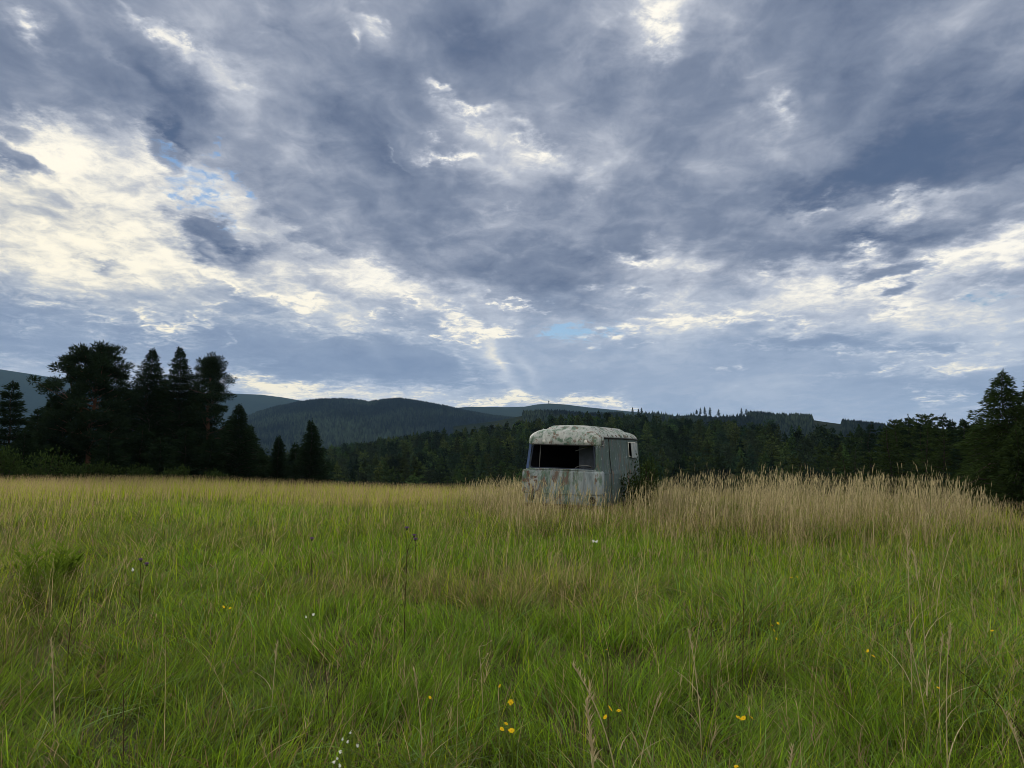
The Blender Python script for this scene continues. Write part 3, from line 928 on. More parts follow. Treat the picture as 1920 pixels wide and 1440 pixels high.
# ---- the forest on the slope across the dip: 170 nearest trees are things, the rest one mass
def forest():
    rng = np.random.RandomState(77)
    variants = []
    for k in range(9):
        if k < 5:
            t, c = conifer(200 + k, 14, 2.5 + 0.25 * (k % 3), levels=20, per=5, step=0.9, droop=0.28, lift=0.12, prof=0.78, irr=0.25, spray=0.8, width=0.34, fluff=0.36,
                           col='spruce' if k % 2 else 'larch')
        elif k < 7:
            t, c = conifer(200 + k, 14, 2.9, levels=17, per=5, step=0.9, droop=0.05, lift=0.3, prof=0.5, irr=0.34, spray=0.8, width=0.38, fluff=0.4, col='larch')
        else:
            t, c = pine(200 + k, 14, 2.4, base=0.35, limbs=14, clump=1.0, per=20, spray=0.7)
        variants.append((t, c))
    spots = []
    for _ in range(60000):
        u = rng.uniform(440, 2050)
        az = math.atan((u - 960) / F_PX)
        R = interp(u, FOREST_R); rc = interp(u, CREST)
        r0 = rc + (72 if u < 1450 else 72 - (u - 1450) / 450 * 46)
        r = math.sqrt(rng.uniform(r0 ** 2, (R * 1.08) ** 2))
        spots.append((r, az, u, R))
    # thin out to a minimum spacing with a hash grid
    keep, cell = [], {}
    for r, az, u, R in spots:
        x, y = r * math.sin(az), r * math.cos(az)
        sp = 3.1 if r < 120 else 4.3
        ix, iy = int(math.floor(x / 4)), int(math.floor(y / 4))
        ok = True
        for a in (-1, 0, 1):
            for b in (-1, 0, 1):
                for (qx, qy) in cell.get((ix + a, iy + b), ()):
                    if (qx - x) ** 2 + (qy - y) ** 2 < sp * sp:
                        ok = False
        if ok:
            cell.setdefault((ix, iy), []).append((x, y)); keep.append((r, u, x, y, R))
    keep.sort()
    A = np.array([(k[2], k[3]) for k in keep]); Z = ground_z(A[:, 0], A[:, 1])
    out = []
    for (r, u, x, y, R), z in zip(keep, Z):
        top_lim = CAM.z + r * float(elev_np(u, float(interp(u, FOREST_TOP)) + rng.normal() * 4.5 + 1))
        H = rng.uniform(9.5, 16.0)
        if r < 120:
            H = rng.uniform(6.5, 12.0)
        H = min(H, top_lim - z)
        see = CAM.z - 0.040 * r           # the meadow edge hides everything lower
        if H < 3.5 or z + H < see - 0.5:
            continue
        out.append((r, u, x, y, z, H, rng.randint(len(variants)), rng.uniform(0, 6.28), rng.uniform(0.85, 1.2)))
    fine = []
    for k in range(7):
        if k < 4:
            fine.append(conifer(240 + k, 14, 2.6 + 0.25 * (k % 3), levels=30, per=6, step=0.9, droop=0.22, lift=0.16, prof=0.78, irr=0.26, spray=0.5, width=0.12, fluff=1.1, col='larch' if k % 2 else 'spruce'))
        elif k < 6:
            fine.append(conifer(240 + k, 14, 2.9, levels=26, per=6, step=0.9, droop=0.05, lift=0.3, prof=0.55, irr=0.34, spray=0.5, width=0.13, fluff=1.1, col='larch'))
        else:
            fine.append(pine(240 + k, 14, 2.4, base=0.32, limbs=24, clump=0.95, per=90, spray=0.42))
    meshes = {}

    def vmesh(k):
        if k not in meshes:
            t, c = fine[k]
            meshes[k] = (t.mesh('trunk', True), c.mesh('crown'))
            meshes[k][0].materials.append(MAT_BARK); meshes[k][1].materials.append(MAT_NEEDLE)
        return meshes[k]

    n_thing = 170
    for i, (r, u, x, y, z, H, k, rz, w) in enumerate(out[:n_thing]):
        root = empty('conifer_tree', (x, y, z - 0.2), rz)
        s = H / 14.0
        root.scale = (s ** 0.5 * w, s ** 0.5 * w, s)
        if u > 1640:
            lab, g = 'dark conifer of the forest edge below the tall larch at right', 'conifers of the right forest edge'
        elif u > 1200:
            lab, g = 'dark conifer in the wood behind the tall dry grass right of the van', 'conifers behind the dry grass'
        else:
            lab, g = 'dark conifer low on the wooded slope left of the van', 'conifers on the slope left of the van'
        tag(root, lab, 'tree', g)
        a, b = vmesh(k % 7)
        link('trunk', a, None, root); link('crown', b, None, root)
    # remaining trees as one mass
    Vs, Qs, Cs, n = [], [], [], 0
    data = [(np.vstack(v[1].V), np.vstack(v[1].Q), np.vstack(v[1].C)) for v in variants]
    for (r, u, x, y, z, H, k, rz, w) in out[n_thing:]:
        V, Q, C = data[k]
        s = H / 14.0; sx = s ** 0.5 * w
        c, sn = math.cos(rz), math.sin(rz)
        W = np.empty_like(V)
        W[:, 0] = (V[:, 0] * c - V[:, 1] * sn) * sx + x
        W[:, 1] = (V[:, 0] * sn + V[:, 1] * c) * sx + y
        W[:, 2] = V[:, 2] * s + z - 0.2
        Vs.append(W); Qs.append(Q + n); n += len(W)
        Cs.append(C * rng.uniform(0.5, 2.0) * np.array([rng.uniform(0.85, 1.25), 1, 1]))
    if Vs:
        me = np_mesh('forest', np.vstack(Vs), None, np.vstack(Qs), np.vstack(Cs))
        tag(link('forest', me, MAT_NEEDLE), 'dense dark conifer forest covering the slope behind the van', 'forest', kind='stuff')
    print('forest trees', len(out), 'faces', sum(len(q) for q in Qs))


forest()


# ---- woods on the far hills: thousands of tiny spruces, one mass per hill
def hill_woods(profile, R, depth, seed, rough, u0, u1, n, hmin, hmax, label, skip=None):
    rng = np.random.RandomState(seed + 50)
    u = rng.uniform(u0, u1, n)
    az = np.arctan((u - 960) / F_PX)
    r = np.sqrt(rng.uniform((R - depth * 0.97) ** 2, (R + depth * 0.12) ** 2, n))
    x = r * np.sin(az); y = r * np.cos(az)
    clear = fnoise(x, y, depth * 0.28, seed + 9, 3)
    ok = clear < 0.78
    if skip:
        ok &= ~skip(u, r)
    x, y, r, u = x[ok], y[ok], r[ok], u[ok]
    z = hill_height(profile, R, depth, seed, rough, x, y)
    m = len(x)
    H = rng.uniform(hmin, hmax, m); W = H * rng.uniform(0.2, 0.3, m)
    S = 5
    ang = np.arange(S) * 2 * math.pi / S
    ring = np.stack([np.cos(ang), np.sin(ang)], -1)
    rot = rng.rand(m)[:, None] * 6.28
    bx = x[:, None] + W[:, None] * np.cos(ang[None] + rot); by = y[:, None] + W[:, None] * np.sin(ang[None] + rot)
    bz = np.repeat((z + H * 0.12)[:, None], S, 1)
    base = np.stack([bx, by, bz], -1)
    tip = np.stack([x, y, z + H], -1)[:, None]
    V = np.concatenate([base, tip], 1).reshape(-1, 3)
    k = np.arange(m)[:, None, None] * (S + 1)
    tri = np.array([[i, (i + 1) % S, S] for i in range(S)])[None]
    T = (k + tri).reshape(-1, 3)
    stand = 0.35 + 1.5 * sstep(fnoise(x, y, depth * 0.22, seed + 3, 4), 0.36, 0.66)
    c = np.array([0.0085, 0.0125, 0.007]) * stand[:, None] * rng.uniform(0.3, 2.0, m)[:, None] * (0.7 + 0.8 * clear[ok])[:, None]
    me = np_mesh('hill_forest', V, T, None, np.repeat(c, S + 1, 0))
    tag(link('hill_forest', me, MAT_NEEDLE), label, 'forest', kind='stuff')


hill_woods(HILL_B, 2300, 1150, 9, 95, 380, 1150, 52000, 8, 17, 'dark woods clothing the two rounded hills left of the van')
hill_woods(HILL_D, 1150, 420, 15, 22, 980, 1900, 24000, 5.5, 9.5, 'dark woods on the low hill right of the van',
           lambda u, r: ((u > 1523) & (u < 1578) & (r > 900)) | ((u > 1170) & (u < 1402) & (r > 1085)))


# ------------------------------------------------------------------ the abandoned van
VAN_X, VAN_Y, VAN_A = 2.46, 22.0, math.radians(21.5)     # front right-hand corner as seen, heading
VAN_W, VAN_L = 2.26, 5.45


def paint(name, coats, rust=(0.62, 0.72), flake=(0.66, 0.7), stretch=(1, 1, 1), scale=1.6, rust_col=(0.15, 0.085, 0.06), seed=0.0, light=(0.5, 0.52, 0.5)):
    """old peeling paint: patchwork of coats, rust, flakes and run-off streaks (object space)"""
    m, N, out = new_mat(name)
    pos = N.vm('ADD', N.node('ShaderNodeTexCoord').outputs['Object'], (seed, seed * 0.7, seed * 1.3))
    st = N.mapping(pos, scale=stretch)
    f1 = N.noise(st, scale, 7.0, 0.62, 0.6, dims='3D')
    c = N.ramp(f1, coats)
    f2 = N.noise(N.vm('ADD', st, (4.0, 9.0, 2.0)), scale * 1.5, 8.0, 0.66, 0.5, dims='3D')
    c = N.mix(N.step(f2, *rust), c, (*rust_col, 1))
    f3 = N.noise(N.vm('ADD', pos, (1.0, 3.0, 7.0)), 9.0, 5.0, 0.6, 0.3, dims='3D')
    c = N.mix(N.mul(N.step(f3, *flake), 0.8), c, (*light, 1))
    f4 = N.noise(N.mapping(pos, scale=(1, 1, 0.12)), 14.0, 4.0, 0.6, dims='3D')
    c = N.mix(1.0, c, N.ramp(f4, [(0.25, (0.72,) * 3), (0.75, (1.2,) * 3)]), 'MULTIPLY')
    b = N.node('ShaderNodeBsdfPrincipled'); N.plug(b.inputs['Base Color'], c)
    N.plug(b.inputs['Roughness'], N.ramp(f2, [(0.3, (0.55,) * 3), (0.7, (0.9,) * 3)]))
    b.inputs['Specular IOR Level'].default_value = 0.3
    bn = N.node('ShaderNodeBump'); bn.inputs['Strength'].default_value = 0.35; bn.inputs['Distance'].default_value = 0.03
    N.plug(bn.inputs['Height'], N.mad(f1, 0.8, N.mul(f3, 0.2)))
    N.t.links.new(bn.outputs[0], b.inputs['Normal'])
    N.t.links.new(b.outputs[0], out.inputs[0])
    return m


def plain(name, col, rough=0.6, metal=0.0, spec=0.3):
    m, N, out = new_mat(name)
    b = N.node('ShaderNodeBsdfPrincipled')
    pos = N.node('ShaderNodeTexCoord').outputs['Object']
    f = N.noise(pos, 6.0, 5.0, 0.6, dims='3D')
    N.plug(b.inputs['Base Color'], N.ramp(f, [(0.3, tuple(c * 0.75 for c in col)), (0.7, tuple(c * 1.2 for c in col))]))
    b.inputs['Roughness'].default_value = rough; b.inputs['Metallic'].default_value = metal
    b.inputs['Specular IOR Level'].default_value = spec
    N.t.links.new(b.outputs[0], out.inputs[0])
    return m


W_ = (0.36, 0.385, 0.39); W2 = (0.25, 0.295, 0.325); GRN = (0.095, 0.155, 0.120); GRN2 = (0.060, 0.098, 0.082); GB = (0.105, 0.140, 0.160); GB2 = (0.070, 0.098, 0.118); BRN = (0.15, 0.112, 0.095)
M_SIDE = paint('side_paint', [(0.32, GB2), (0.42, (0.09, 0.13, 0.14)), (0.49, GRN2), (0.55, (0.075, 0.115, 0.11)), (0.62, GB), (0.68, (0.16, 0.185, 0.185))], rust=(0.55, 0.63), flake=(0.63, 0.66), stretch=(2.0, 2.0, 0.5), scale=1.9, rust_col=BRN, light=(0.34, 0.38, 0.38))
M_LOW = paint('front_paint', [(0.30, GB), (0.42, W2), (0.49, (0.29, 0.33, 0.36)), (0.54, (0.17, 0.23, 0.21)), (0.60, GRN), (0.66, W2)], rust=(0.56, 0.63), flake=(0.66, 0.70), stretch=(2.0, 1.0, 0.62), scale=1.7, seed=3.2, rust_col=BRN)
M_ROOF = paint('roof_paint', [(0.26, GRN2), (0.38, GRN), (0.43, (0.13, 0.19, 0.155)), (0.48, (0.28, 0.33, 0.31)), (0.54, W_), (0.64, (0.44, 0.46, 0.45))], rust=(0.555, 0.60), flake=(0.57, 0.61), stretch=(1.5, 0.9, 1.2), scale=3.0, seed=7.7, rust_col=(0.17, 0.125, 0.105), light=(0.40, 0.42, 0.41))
M_POD = paint('pod_paint', [(0.3, GRN2), (0.45, GRN), (0.55, W2), (0.65, W_)], rust=(0.48, 0.58), flake=(0.66, 0.7), scale=2.2, seed=1.4, rust_col=(0.125, 0.068, 0.05))
M_LINER = plain('dark_lining', (0.018, 0.018, 0.022), 0.9, spec=0.1)
M_PART = plain('cab_wall', (0.16, 0.19, 0.235), 0.8)
M_BLUE = plain('blue_trim', (0.045, 0.085, 0.20), 0.5)
M_FRAME = plain('dark_blue_rubber', (0.022, 0.032, 0.06), 0.55)
M_RUBBER = plain('black_rubber', (0.016, 0.016, 0.018), 0.6)
M_WHITE = plain('lamp_white', (0.6, 0.6, 0.58), 0.45)
M_STEEL = plain('grey_steel', (0.35, 0.36, 0.36), 0.45, 0.6)
M_SHUT = paint('shutter_paint', [(0.3, GB), (0.45, W2), (0.6, W_)], rust=(0.62, 0.7), scale=2.5, seed=5.1)
M_RUST = plain('rusted_steel', (0.07, 0.042, 0.03), 0.9)
M_TYRE = plain('old_tyre', (0.02, 0.02, 0.02), 0.85)


def outline(w, f, L, rc, xb, yb, arc=6):
    """plan ring, counter-clockwise from the front left: front edge, right side, rear, left side"""
    P = []
    rc = min(rc, w * 0.95)
    P += [(x * (w - rc), f) for x in xb]
    for i in range(1, arc):
        a = -math.pi / 2 + math.pi / 2 * i / arc
        P.append((w - rc + rc * math.cos(a), f + rc + rc * math.sin(a)))
    P += [(w, f + rc + t * (L - f - 2 * rc)) for t in yb]
    for i in range(1, arc):
        a = math.pi / 2 * i / arc
        P.append((w - rc + rc * math.cos(a), L - rc + rc * math.sin(a)))
    P += [(x * (w - rc), L) for x in reversed(xb)]
    for i in range(1, arc):
        a = math.pi / 2 + math.pi / 2 * i / arc
        P.append((-(w - rc) + rc * math.cos(a), L - rc + rc * math.sin(a)))
    P += [(-w, f + rc + t * (L - f - 2 * rc)) for t in reversed(yb)]
    for i in range(1, arc):
        a = math.pi + math.pi / 2 * i / arc
        P.append((-(w - rc) + rc * math.cos(a), f + rc + rc * math.sin(a)))
    return P


def loft(name, rings, xb, yb, skip, mats, smooth=True, cap=False, solid=0.0):
    """rings: (z, half width, front y, rear y, corner radius)"""
    bm = bmesh.new()
    prev = None
    for z, w, f, L, rc in rings:
        vs = [bm.verts.new((x, y, z)) for x, y in outline(w, f, L, rc, xb, yb)]
        if prev:
            n = len(vs)
            for i in range(n):
                q = [prev[i], prev[(i + 1) % n], vs[(i + 1) % n], vs[i]]
                c = sum((v.co for v in q), Vector()) / 4
                if not skip(c):
                    bm.faces.new(q)
        prev = vs
    if cap:
        bm.faces.new(prev)
    for fc in bm.faces:
        fc.smooth = smooth
    bmesh.ops.recalc_face_normals(bm, faces=bm.faces)
    me = bpy.data.meshes.new(name); bm.to_mesh(me); bm.free()
    for m in mats:
        me.materials.append(m)
    return me


def box_bm(bm, c, s, rot=None):
    r = bmesh.ops.create_cube(bm, size=1.0)
    M = Matrix.Translation(c) @ (rot.to_matrix().to_4x4() if rot else Matrix.Identity(4)) @ Matrix.Diagonal((*s, 1))
    bmesh.ops.transform(bm, matrix=M, verts=r['verts'])
    return r['verts']


def bm_obj(name, bm, mat, parent, bevel=0.0, smooth=False, seg=2):
    if bevel:
        bmesh.ops.bevel(bm, geom=bm.edges[:], offset=bevel, segments=seg, affect='EDGES', profile=0.5, clamp_overlap=True)
    for f in bm.faces:
        f.smooth = smooth
    me = bpy.data.meshes.new(name); bm.to_mesh(me); bm.free()
    return link(name, me, mat, parent)


def tube_obj(name, pts, rad, mat, parent, sides=8, closed=False):
    pts = [Vector(p) for p in pts]
    bm = bmesh.new()
    n = len(pts); rings = []
    for i, p in enumerate(pts):
        a = pts[(i + 1) % n] if (closed or i < n - 1) else pts[i]
        b = pts[i - 1] if (closed or i > 0) else pts[i]
        d = (a - b).normalized()
        s = d.cross(Vector((0.13, 0.31, 0.94)))
        if s.length < 0.1: s = d.cross(Vector((1, 0, 0)))
        s.normalize(); t = d.cross(s)
        rings.append([bm.verts.new(p + rad * (s * math.cos(6.28319 * k / sides) + t * math.sin(6.28319 * k / sides))) for k in range(sides)])
    for i in range(n if closed else n - 1):
        A, B = rings[i], rings[(i + 1) % n]
        off = 0
        if closed and i == n - 1:     # match the seam
            off = min(range(sides), key=lambda o: (A[0].co - B[o].co).length)
        for k in range(sides):
            bm.faces.new([A[k], A[(k + 1) % sides], B[(k + 1 + off) % sides], B[(k + off) % sides]])
    if not closed:
        bm.faces.new(rings[0][::-1]); bm.faces.new(rings[-1])
    for f in bm.faces: f.smooth = True
    me = bpy.data.meshes.new(name); bm.to_mesh(me); bm.free()
    return link(name, me, mat, parent)


def build_van():
    c, s = math.cos(VAN_A), math.sin(VAN_A)
    ox, oy = VAN_X - c * VAN_W / 2, VAN_Y + s * VAN_W / 2
    gx, gy = ox + s * 2.5, oy + c * 2.5
    root = empty('camper_van', (ox, oy, -0.27), 0.0)
    root.rotation_euler = (math.radians(0.6), math.radians(1.5), -VAN_A)
    tag(root, 'abandoned boxy van with peeling white and green paint and no windscreen, sunk in tall grass', 'van')
    L = VAN_L
    xb = [-1.0, -0.955, -0.6, -0.3, 0.0, 0.3, 0.6, 0.955, 1.0]
    WS0, WS1 = 1.535, 2.225          # windscreen opening
    SW0, SW1 = 1.86, 2.33          # side window opening
    span = L - 0.10 - 0.30
    yb = [0.0, 0.12, 0.235, 0.4, 0.55, (3.80 - 0.2) / span, (4.85 - 0.2) / span, 1.0]
    walls = [(0.42, 1.15, 0.03, L, 0.12), (0.62, 1.17, 0.0, L, 0.12), (1.0, 1.17, 0.0, L, 0.12), (1.36, 1.165, 0.0, L, 0.12), (1.47, 1.13, 0.01, L, 0.10), (WS0, 1.12, 0.02, L, 0.09), (SW0, 1.09, 0.07, L - 0.01, 0.09),
             (WS1, 1.065, 0.12, L - 0.02, 0.09), (SW1, 1.058, 0.14, L - 0.03, 0.15), (2.44, 1.05, 0.15, L - 0.03, 0.16)]

    def skip_wall(p):
        if p.y < 0.2 and abs(p.x) < 0.975 and WS0 < p.z < WS1: return True
        if p.x > 1.0 and SW0 < p.z < SW1 and 3.8 < p.y < 4.85: return True
        return False
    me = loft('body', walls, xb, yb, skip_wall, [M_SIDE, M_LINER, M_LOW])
    for p in me.polygons:
        ce = p.center
        if ce.z < WS0 and ce.y < 0.16:
            p.material_index = 2
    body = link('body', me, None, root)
    so = body.modifiers.new('thickness', 'SOLIDIFY'); so.thickness = 0.03; so.offset = -1; so.material_offset = 1
    body.data.materials.append(M_LINER)
    # ---- roof with a raised centre
    roof = [(2.44, 1.06, 0.14, L - 0.02, 0.2), (2.50, 1.045, 0.14, L - 0.04, 0.24), (2.575, 0.99, 0.18, L - 0.10, 0.28), (2.63, 0.91, 0.25, L - 0.20, 0.32), (2.665, 0.82, 0.34, L - 0.32, 0.34),
            (2.68, 0.73, 0.46, L - 0.42, 0.34), (2.735, 0.67, 0.53, L - 0.50, 0.34), (2.785, 0.59, 0.64, L - 0.6, 0.34), (2.805, 0.42, 0.85, L - 0.8, 0.3), (2.815, 0.12, 1.2, L - 1.1, 0.1)]
    me = loft('roof', roof, xb, yb, lambda p: False, [M_ROOF, M_LINER], cap=True)
    r = link('roof', me, None, root)
    so = r.modifiers.new('thickness', 'SOLIDIFY'); so.thickness = 0.02; so.offset = -1; so.material_offset = 1
    # ---- bulging forehead over the windscreen, wrapping a little way down each side
    bm = bmesh.new()
    prof = [(2.205, 0.065), (2.215, 0.035), (2.25, 0.012), (2.34, 0.012), (2.45, 0.05), (2.54, 0.105), (2.61, 0.185), (2.655, 0.30), (2.672, 0.42)]
    rows = []
    for z, f in prof:
        k = max(0.0, (z - 2.44)) / 0.24
        w = 1.082 - 0.30 * max(0, k) ** 1.8
        rc = 0.22 + 0.10 * k
        row = []
        ys = 0.62
        pts = [(-w, ys), (-w, ys * 0.6 + 0.4 * (f + rc))]
        for i in range(9):
            a = math.pi + math.pi / 2 * i / 8
            pts.append((-(w - rc) + rc * math.cos(a), f + rc + rc * math.sin(a)))
        pts += [(x * (w - rc), f - 0.012 * (1 - x * x)) for x in (-0.66, -0.33, 0, 0.33, 0.66)]
        for i in range(9):
            a = -math.pi / 2 + math.pi / 2 * i / 8
            pts.append((w - rc + rc * math.cos(a), f + rc + rc * math.sin(a)))
        pts += [(w, ys * 0.6 + 0.4 * (f + rc)), (w, ys)]
        rows.append([bm.verts.new((x, y, z)) for x, y in pts])
    for A, B in zip(rows, rows[1:]):
        for i in range(len(A) - 1):
            bm.faces.new([A[i], A[i + 1], B[i + 1], B[i]])
    v = bm_obj('roof_visor', bm, M_ROOF, root, smooth=True)
    v.data.materials.append(M_LINER)
    so = v.modifiers.new('thickness', 'SOLIDIFY'); so.thickness = 0.02; so.offset = -1; so.material_offset = 1
    tube_obj('visor_lip', [(-0.86, 0.03, 2.21), (-0.5, -0.004, 2.208), (0, -0.012, 2.208), (0.5, -0.004, 2.208), (0.86, 0.03, 2.21)], 0.016, M_RUBBER, root)
    # ---- windscreen frame: blue-painted rubber, rounded corners filled in
    def ws(x, z):
        t = (z - WS0) / (WS1 - WS0)
        return Vector((x, 0.02 + 0.10 * t - 0.012, z))
    hx0, hx1 = 0.983, 0.928      # half width at sill / at top
    loop = []
    rr = 0.085
    for (cx, cz, a0) in ((1, 0, -90), (1, 1, 0), (-1, 1, 90), (-1, 0, 180)):
        hw = hx0 if cz == 0 else hx1
        px_, pz_ = cx * (hw - rr), (WS0 + rr if cz == 0 else WS1 - rr)
        for i in range(7):
            a = math.radians(a0 + 15 * i)
            loop.append(ws(px_ + rr * math.cos(a), pz_ + rr * math.sin(a)))
    fr = tube_obj('windscreen_frame', loop, 0.017, M_FRAME, root, closed=True)
    bm = bmesh.new()
    for k, (cx, cz) in enumerate(((1, 0), (1, 1), (-1, 1), (-1, 0))):     # sheet corners outside the rounded opening
        hw = hx0 if cz == 0 else hx1
        corner = ws(cx * (hw + 0.06), WS0 - 0.005 if cz == 0 else WS1 + 0.005)
        arc = loop[k * 7:(k + 1) * 7]
        vs = [bm.verts.new(p) for p in arc]; vc = bm.verts.new(corner)
        for i in range(6):
            bm.faces.new([vs[i], vs[i + 1], vc])
    bm_obj('frame_corner', bm, M_SIDE, fr)
    bm = bmesh.new()
    box_bm(bm, (-1.035, 0.055, 1.87), (0.075, 0.02, 0.74), Euler((math.radians(-8.2), math.radians(4.2), 0)))
    bm_obj('pillar', bm, M_BLUE, root, 0.006)
    bm = bmesh.new()
    box_bm(bm, (1.035, 0.055, 1.87), (0.075, 0.02, 0.74), Euler((math.radians(-8.2), math.radians(-4.2), 0)))
    bm_obj('pillar', bm, M_SIDE, root, 0.006)
    bm = bmesh.new()                                                        # sill under the windscreen
    box_bm(bm, (0, 0.0, 1.505), (1.95, 0.03, 0.035))
    bm_obj('windscreen_sill', bm, M_LOW, root, 0.01)
    # ---- gutters, seams, front panel
    for sx in (-1, 1):
        tube_obj('roof_gutter', [(sx * 1.075, 0.66, 2.44), (sx * 1.075, 2.5, 2.45), (sx * 1.075, 4.6, 2.44), (sx * 1.07, L - 0.2, 2.42)], 0.022, M_RUBBER if sx > 0 else M_ROOF, root, 6)
    bm = bmesh.new()
    box_bm(bm, (0.02, -0.012, 1.12), (1.26, 0.03, 0.66))
    bm_obj('front_panel', bm, M_LOW, root, 0.012)
    bm = bmesh.new()
    box_bm(bm, (0.42, -0.032, 1.27), (0.02, 0.012, 0.10))
    bm_obj('bonnet_latch', bm, M_STEEL, root, 0.003)
    for k in range(7):                                                     # straps along the roof edge
        bm = bmesh.new()
        y = 1.25 + 0.52 * k
        box_bm(bm, (1.035, y, 2.515), (0.02, 0.045, 0.075), Euler((0, math.radians(-24), 0)))
        bm_obj('roof_strap', bm, M_RUST, root, 0.004)
    for x in (0.36,):
        tube_obj('panel_seam', [(x, -0.03, 0.80), (x, -0.03, 1.44)], 0.006, M_RUBBER, root, 5)
    for y in (3.65,):
        tube_obj('panel_seam', [(1.172, y, 0.62), (1.168, y, 1.36), (1.094, y, 1.86), (1.056, y, 2.40)], 0.007, M_SIDE, root, 5)
    # side door: a panel standing a little proud, with its handle
    bm = bmesh.new()
    pts = [(1.168, 0.62), (1.165, 1.36), (1.130, 1.47), (1.092, 1.86), (1.066, 2.20), (1.054, 2.40)]
    va = [[bm.verts.new((x + d, y, z)) for x, z in pts] for y, d in ((1.26, 0.012), (2.22, 0.012))]
    for i in range(len(pts) - 1):
        bm.faces.new([va[0][i], va[1][i], va[1][i + 1], va[0][i + 1]])
    d = bm_obj('side_door', bm, M_SIDE, root)
    so = d.modifiers.new('thickness', 'SOLIDIFY'); so.thickness = 0.02; so.offset = -1
    tube_obj('door_seam', [(1.178, 1.25, 0.62), (1.178, 1.25, 1.37), (1.106, 1.25, 1.86), (1.066, 1.25, 2.42)], 0.009, M_RUBBER, d, 5)
    tube_obj('door_handle', [(1.18, 2.0, 1.22), (1.225, 2.02, 1.22), (1.225, 2.12, 1.22), (1.18, 2.14, 1.22)], 0.010, M_STEEL, d, 6)
    tube_obj('belt_strip', [(1.16, 0.3, 1.40), (1.16, 1.2, 1.40)], 0.012, M_SIDE, root, 5)
    # ---- side window opening and its propped shutter
    tube_obj('side_window_frame', [(1.10, 3.80, SW0), (1.10, 4.85, SW0), (1.068, 4.85, SW1), (1.068, 3.80, SW1)], 0.020, M_WHITE, root, 6, True)
    sh = bmesh.new()
    box_bm(sh, (1.135, 4.46, 2.07), (0.022, 0.86, 0.50), Euler((0, math.radians(-6), 0)))
    shutter = bm_obj('window_shutter', sh, M_SHUT, root, 0.006)
    tube_obj('shutter_stay', [(1.09, 3.84, 1.90), (1.16, 4.05, 1.83)], 0.009, M_STEEL, shutter, 5)
    # ---- headlamp corners bulging forward, sockets empty
    for sx in (-1, 1):
        bm = bmesh.new()
        box_bm(bm, (-0.965 if sx < 0 else 0.94, 0.17, 1.13), (0.50, 0.42, 0.70))
        pod = bm_obj('headlamp_pod', bm, M_POD if sx < 0 else M_LOW, root, 0.07, True, 4)
        if sx < 0: pod['label'] = 'rusty headlamp corner'
        bm = bmesh.new()
        r_ = bmesh.ops.create_cone(bm, cap_ends=True, segments=24, radius1=0.105, radius2=0.085, depth=0.06)
        bmesh.ops.transform(bm, matrix=Matrix.Translation((sx * 0.93, -0.035, 0.66)) @ Matrix.Rotation(math.radians(90), 4, 'X'), verts=r_['verts'])
        bm_obj('lamp_socket', bm, M_RUBBER, pod)
        bm = bmesh.new()
        r_ = bmesh.ops.create_uvsphere(bm, u_segments=16, v_segments=10, radius=0.055)
        bmesh.ops.transform(bm, matrix=Matrix.Translation((sx * 0.56 + (0.14 if sx > 0 else 0.0), 0.018, 2.315)) @ Matrix.Diagonal((1, 0.55, 0.9, 1)), verts=r_['verts'])
        ml = bm_obj('marker_lamp', bm, M_WHITE, root, smooth=True)
        cx = sx * 0.56 + (0.14 if sx > 0 else 0.0)
        tube_obj('lamp_rim', [(cx + 0.062 * math.cos(a * 0.5236), 0.018, 2.315 + 0.056 * math.sin(a * 0.5236)) for a in range(12)], 0.009, M_STEEL, ml, 5, True)
    bm = bmesh.new()
    box_bm(bm, (1.088, 0.44, 2.30), (0.02, 0.20, 0.13))
    vf = bm_obj('vent_flap', bm, M_RUBBER, root, 0.005)
    tube_obj('vent_rim', [(1.10, 0.33, 2.225), (1.10, 0.55, 2.225), (1.10, 0.55, 2.375), (1.10, 0.33, 2.375)], 0.010, M_WHITE, vf, 5, True)
    # ---- front bumper
    bm = bmesh.new()
    box_bm(bm, (0, -0.06, 0.44), (2.2, 0.10, 0.14))
    bm_obj('bumper', bm, M_RUST, root, 0.02)
    # ---- cab seen through the empty windscreen
    bm = bmesh.new()
    box_bm(bm, (0, 0.30, 1.42), (2.08, 0.46, 0.10))
    bm_obj('dashboard', bm, M_LINER, root, 0.03)
    bm = bmesh.new()
    box_bm(bm, (0, 2.7, 0.66), (2.14, 5.2, 0.06))
    bm_obj('cab_floor', bm, M_LINER, root)
    bm = bmesh.new()
    box_bm(bm, (0.55, 1.55, 1.55), (0.98, 0.04, 1.70))
    pt = bm_obj('cab_partition', bm, M_PART, root)
    bm = bmesh.new()
    box_bm(bm, (0.66, 1.52, 2.02), (0.24, 0.02, 0.26))
    bm_obj('partition_hatch', bm, plain('hatch_grey', (0.10, 0.125, 0.12)), pt, 0.004)
    bm = bmesh.new()
    for q in range(3):
        box_bm(bm, (0, 0.55 + q * 0.5, 2.40), (2.0, 0.06, 0.05))
    bm_obj('roof_rib', bm, M_PART, root)
    tube_obj('sun_visor_rod', [(0.25, 0.5, 2.04), (0.62, 0.55, 2.17)], 0.012, M_STEEL, root, 6)
    tube_obj('grab_pole', [(-0.80, 0.30, 1.38), (-0.775, 0.34, 2.30)], 0.012, M_STEEL, root, 6)
    wc = Vector((0.52, 0.42, 1.53))
    e1 = Vector((1, 0, 0)); e2 = Vector((0, 0.93, 0.36))
    sw = tube_obj('steering_wheel', [wc + 0.25 * (e1 * math.cos(a * math.pi / 14) + e2 * math.sin(a * math.pi / 14)) for a in range(28)], 0.014, M_STEEL, root, 8, True)
    nn = e1.cross(e2)
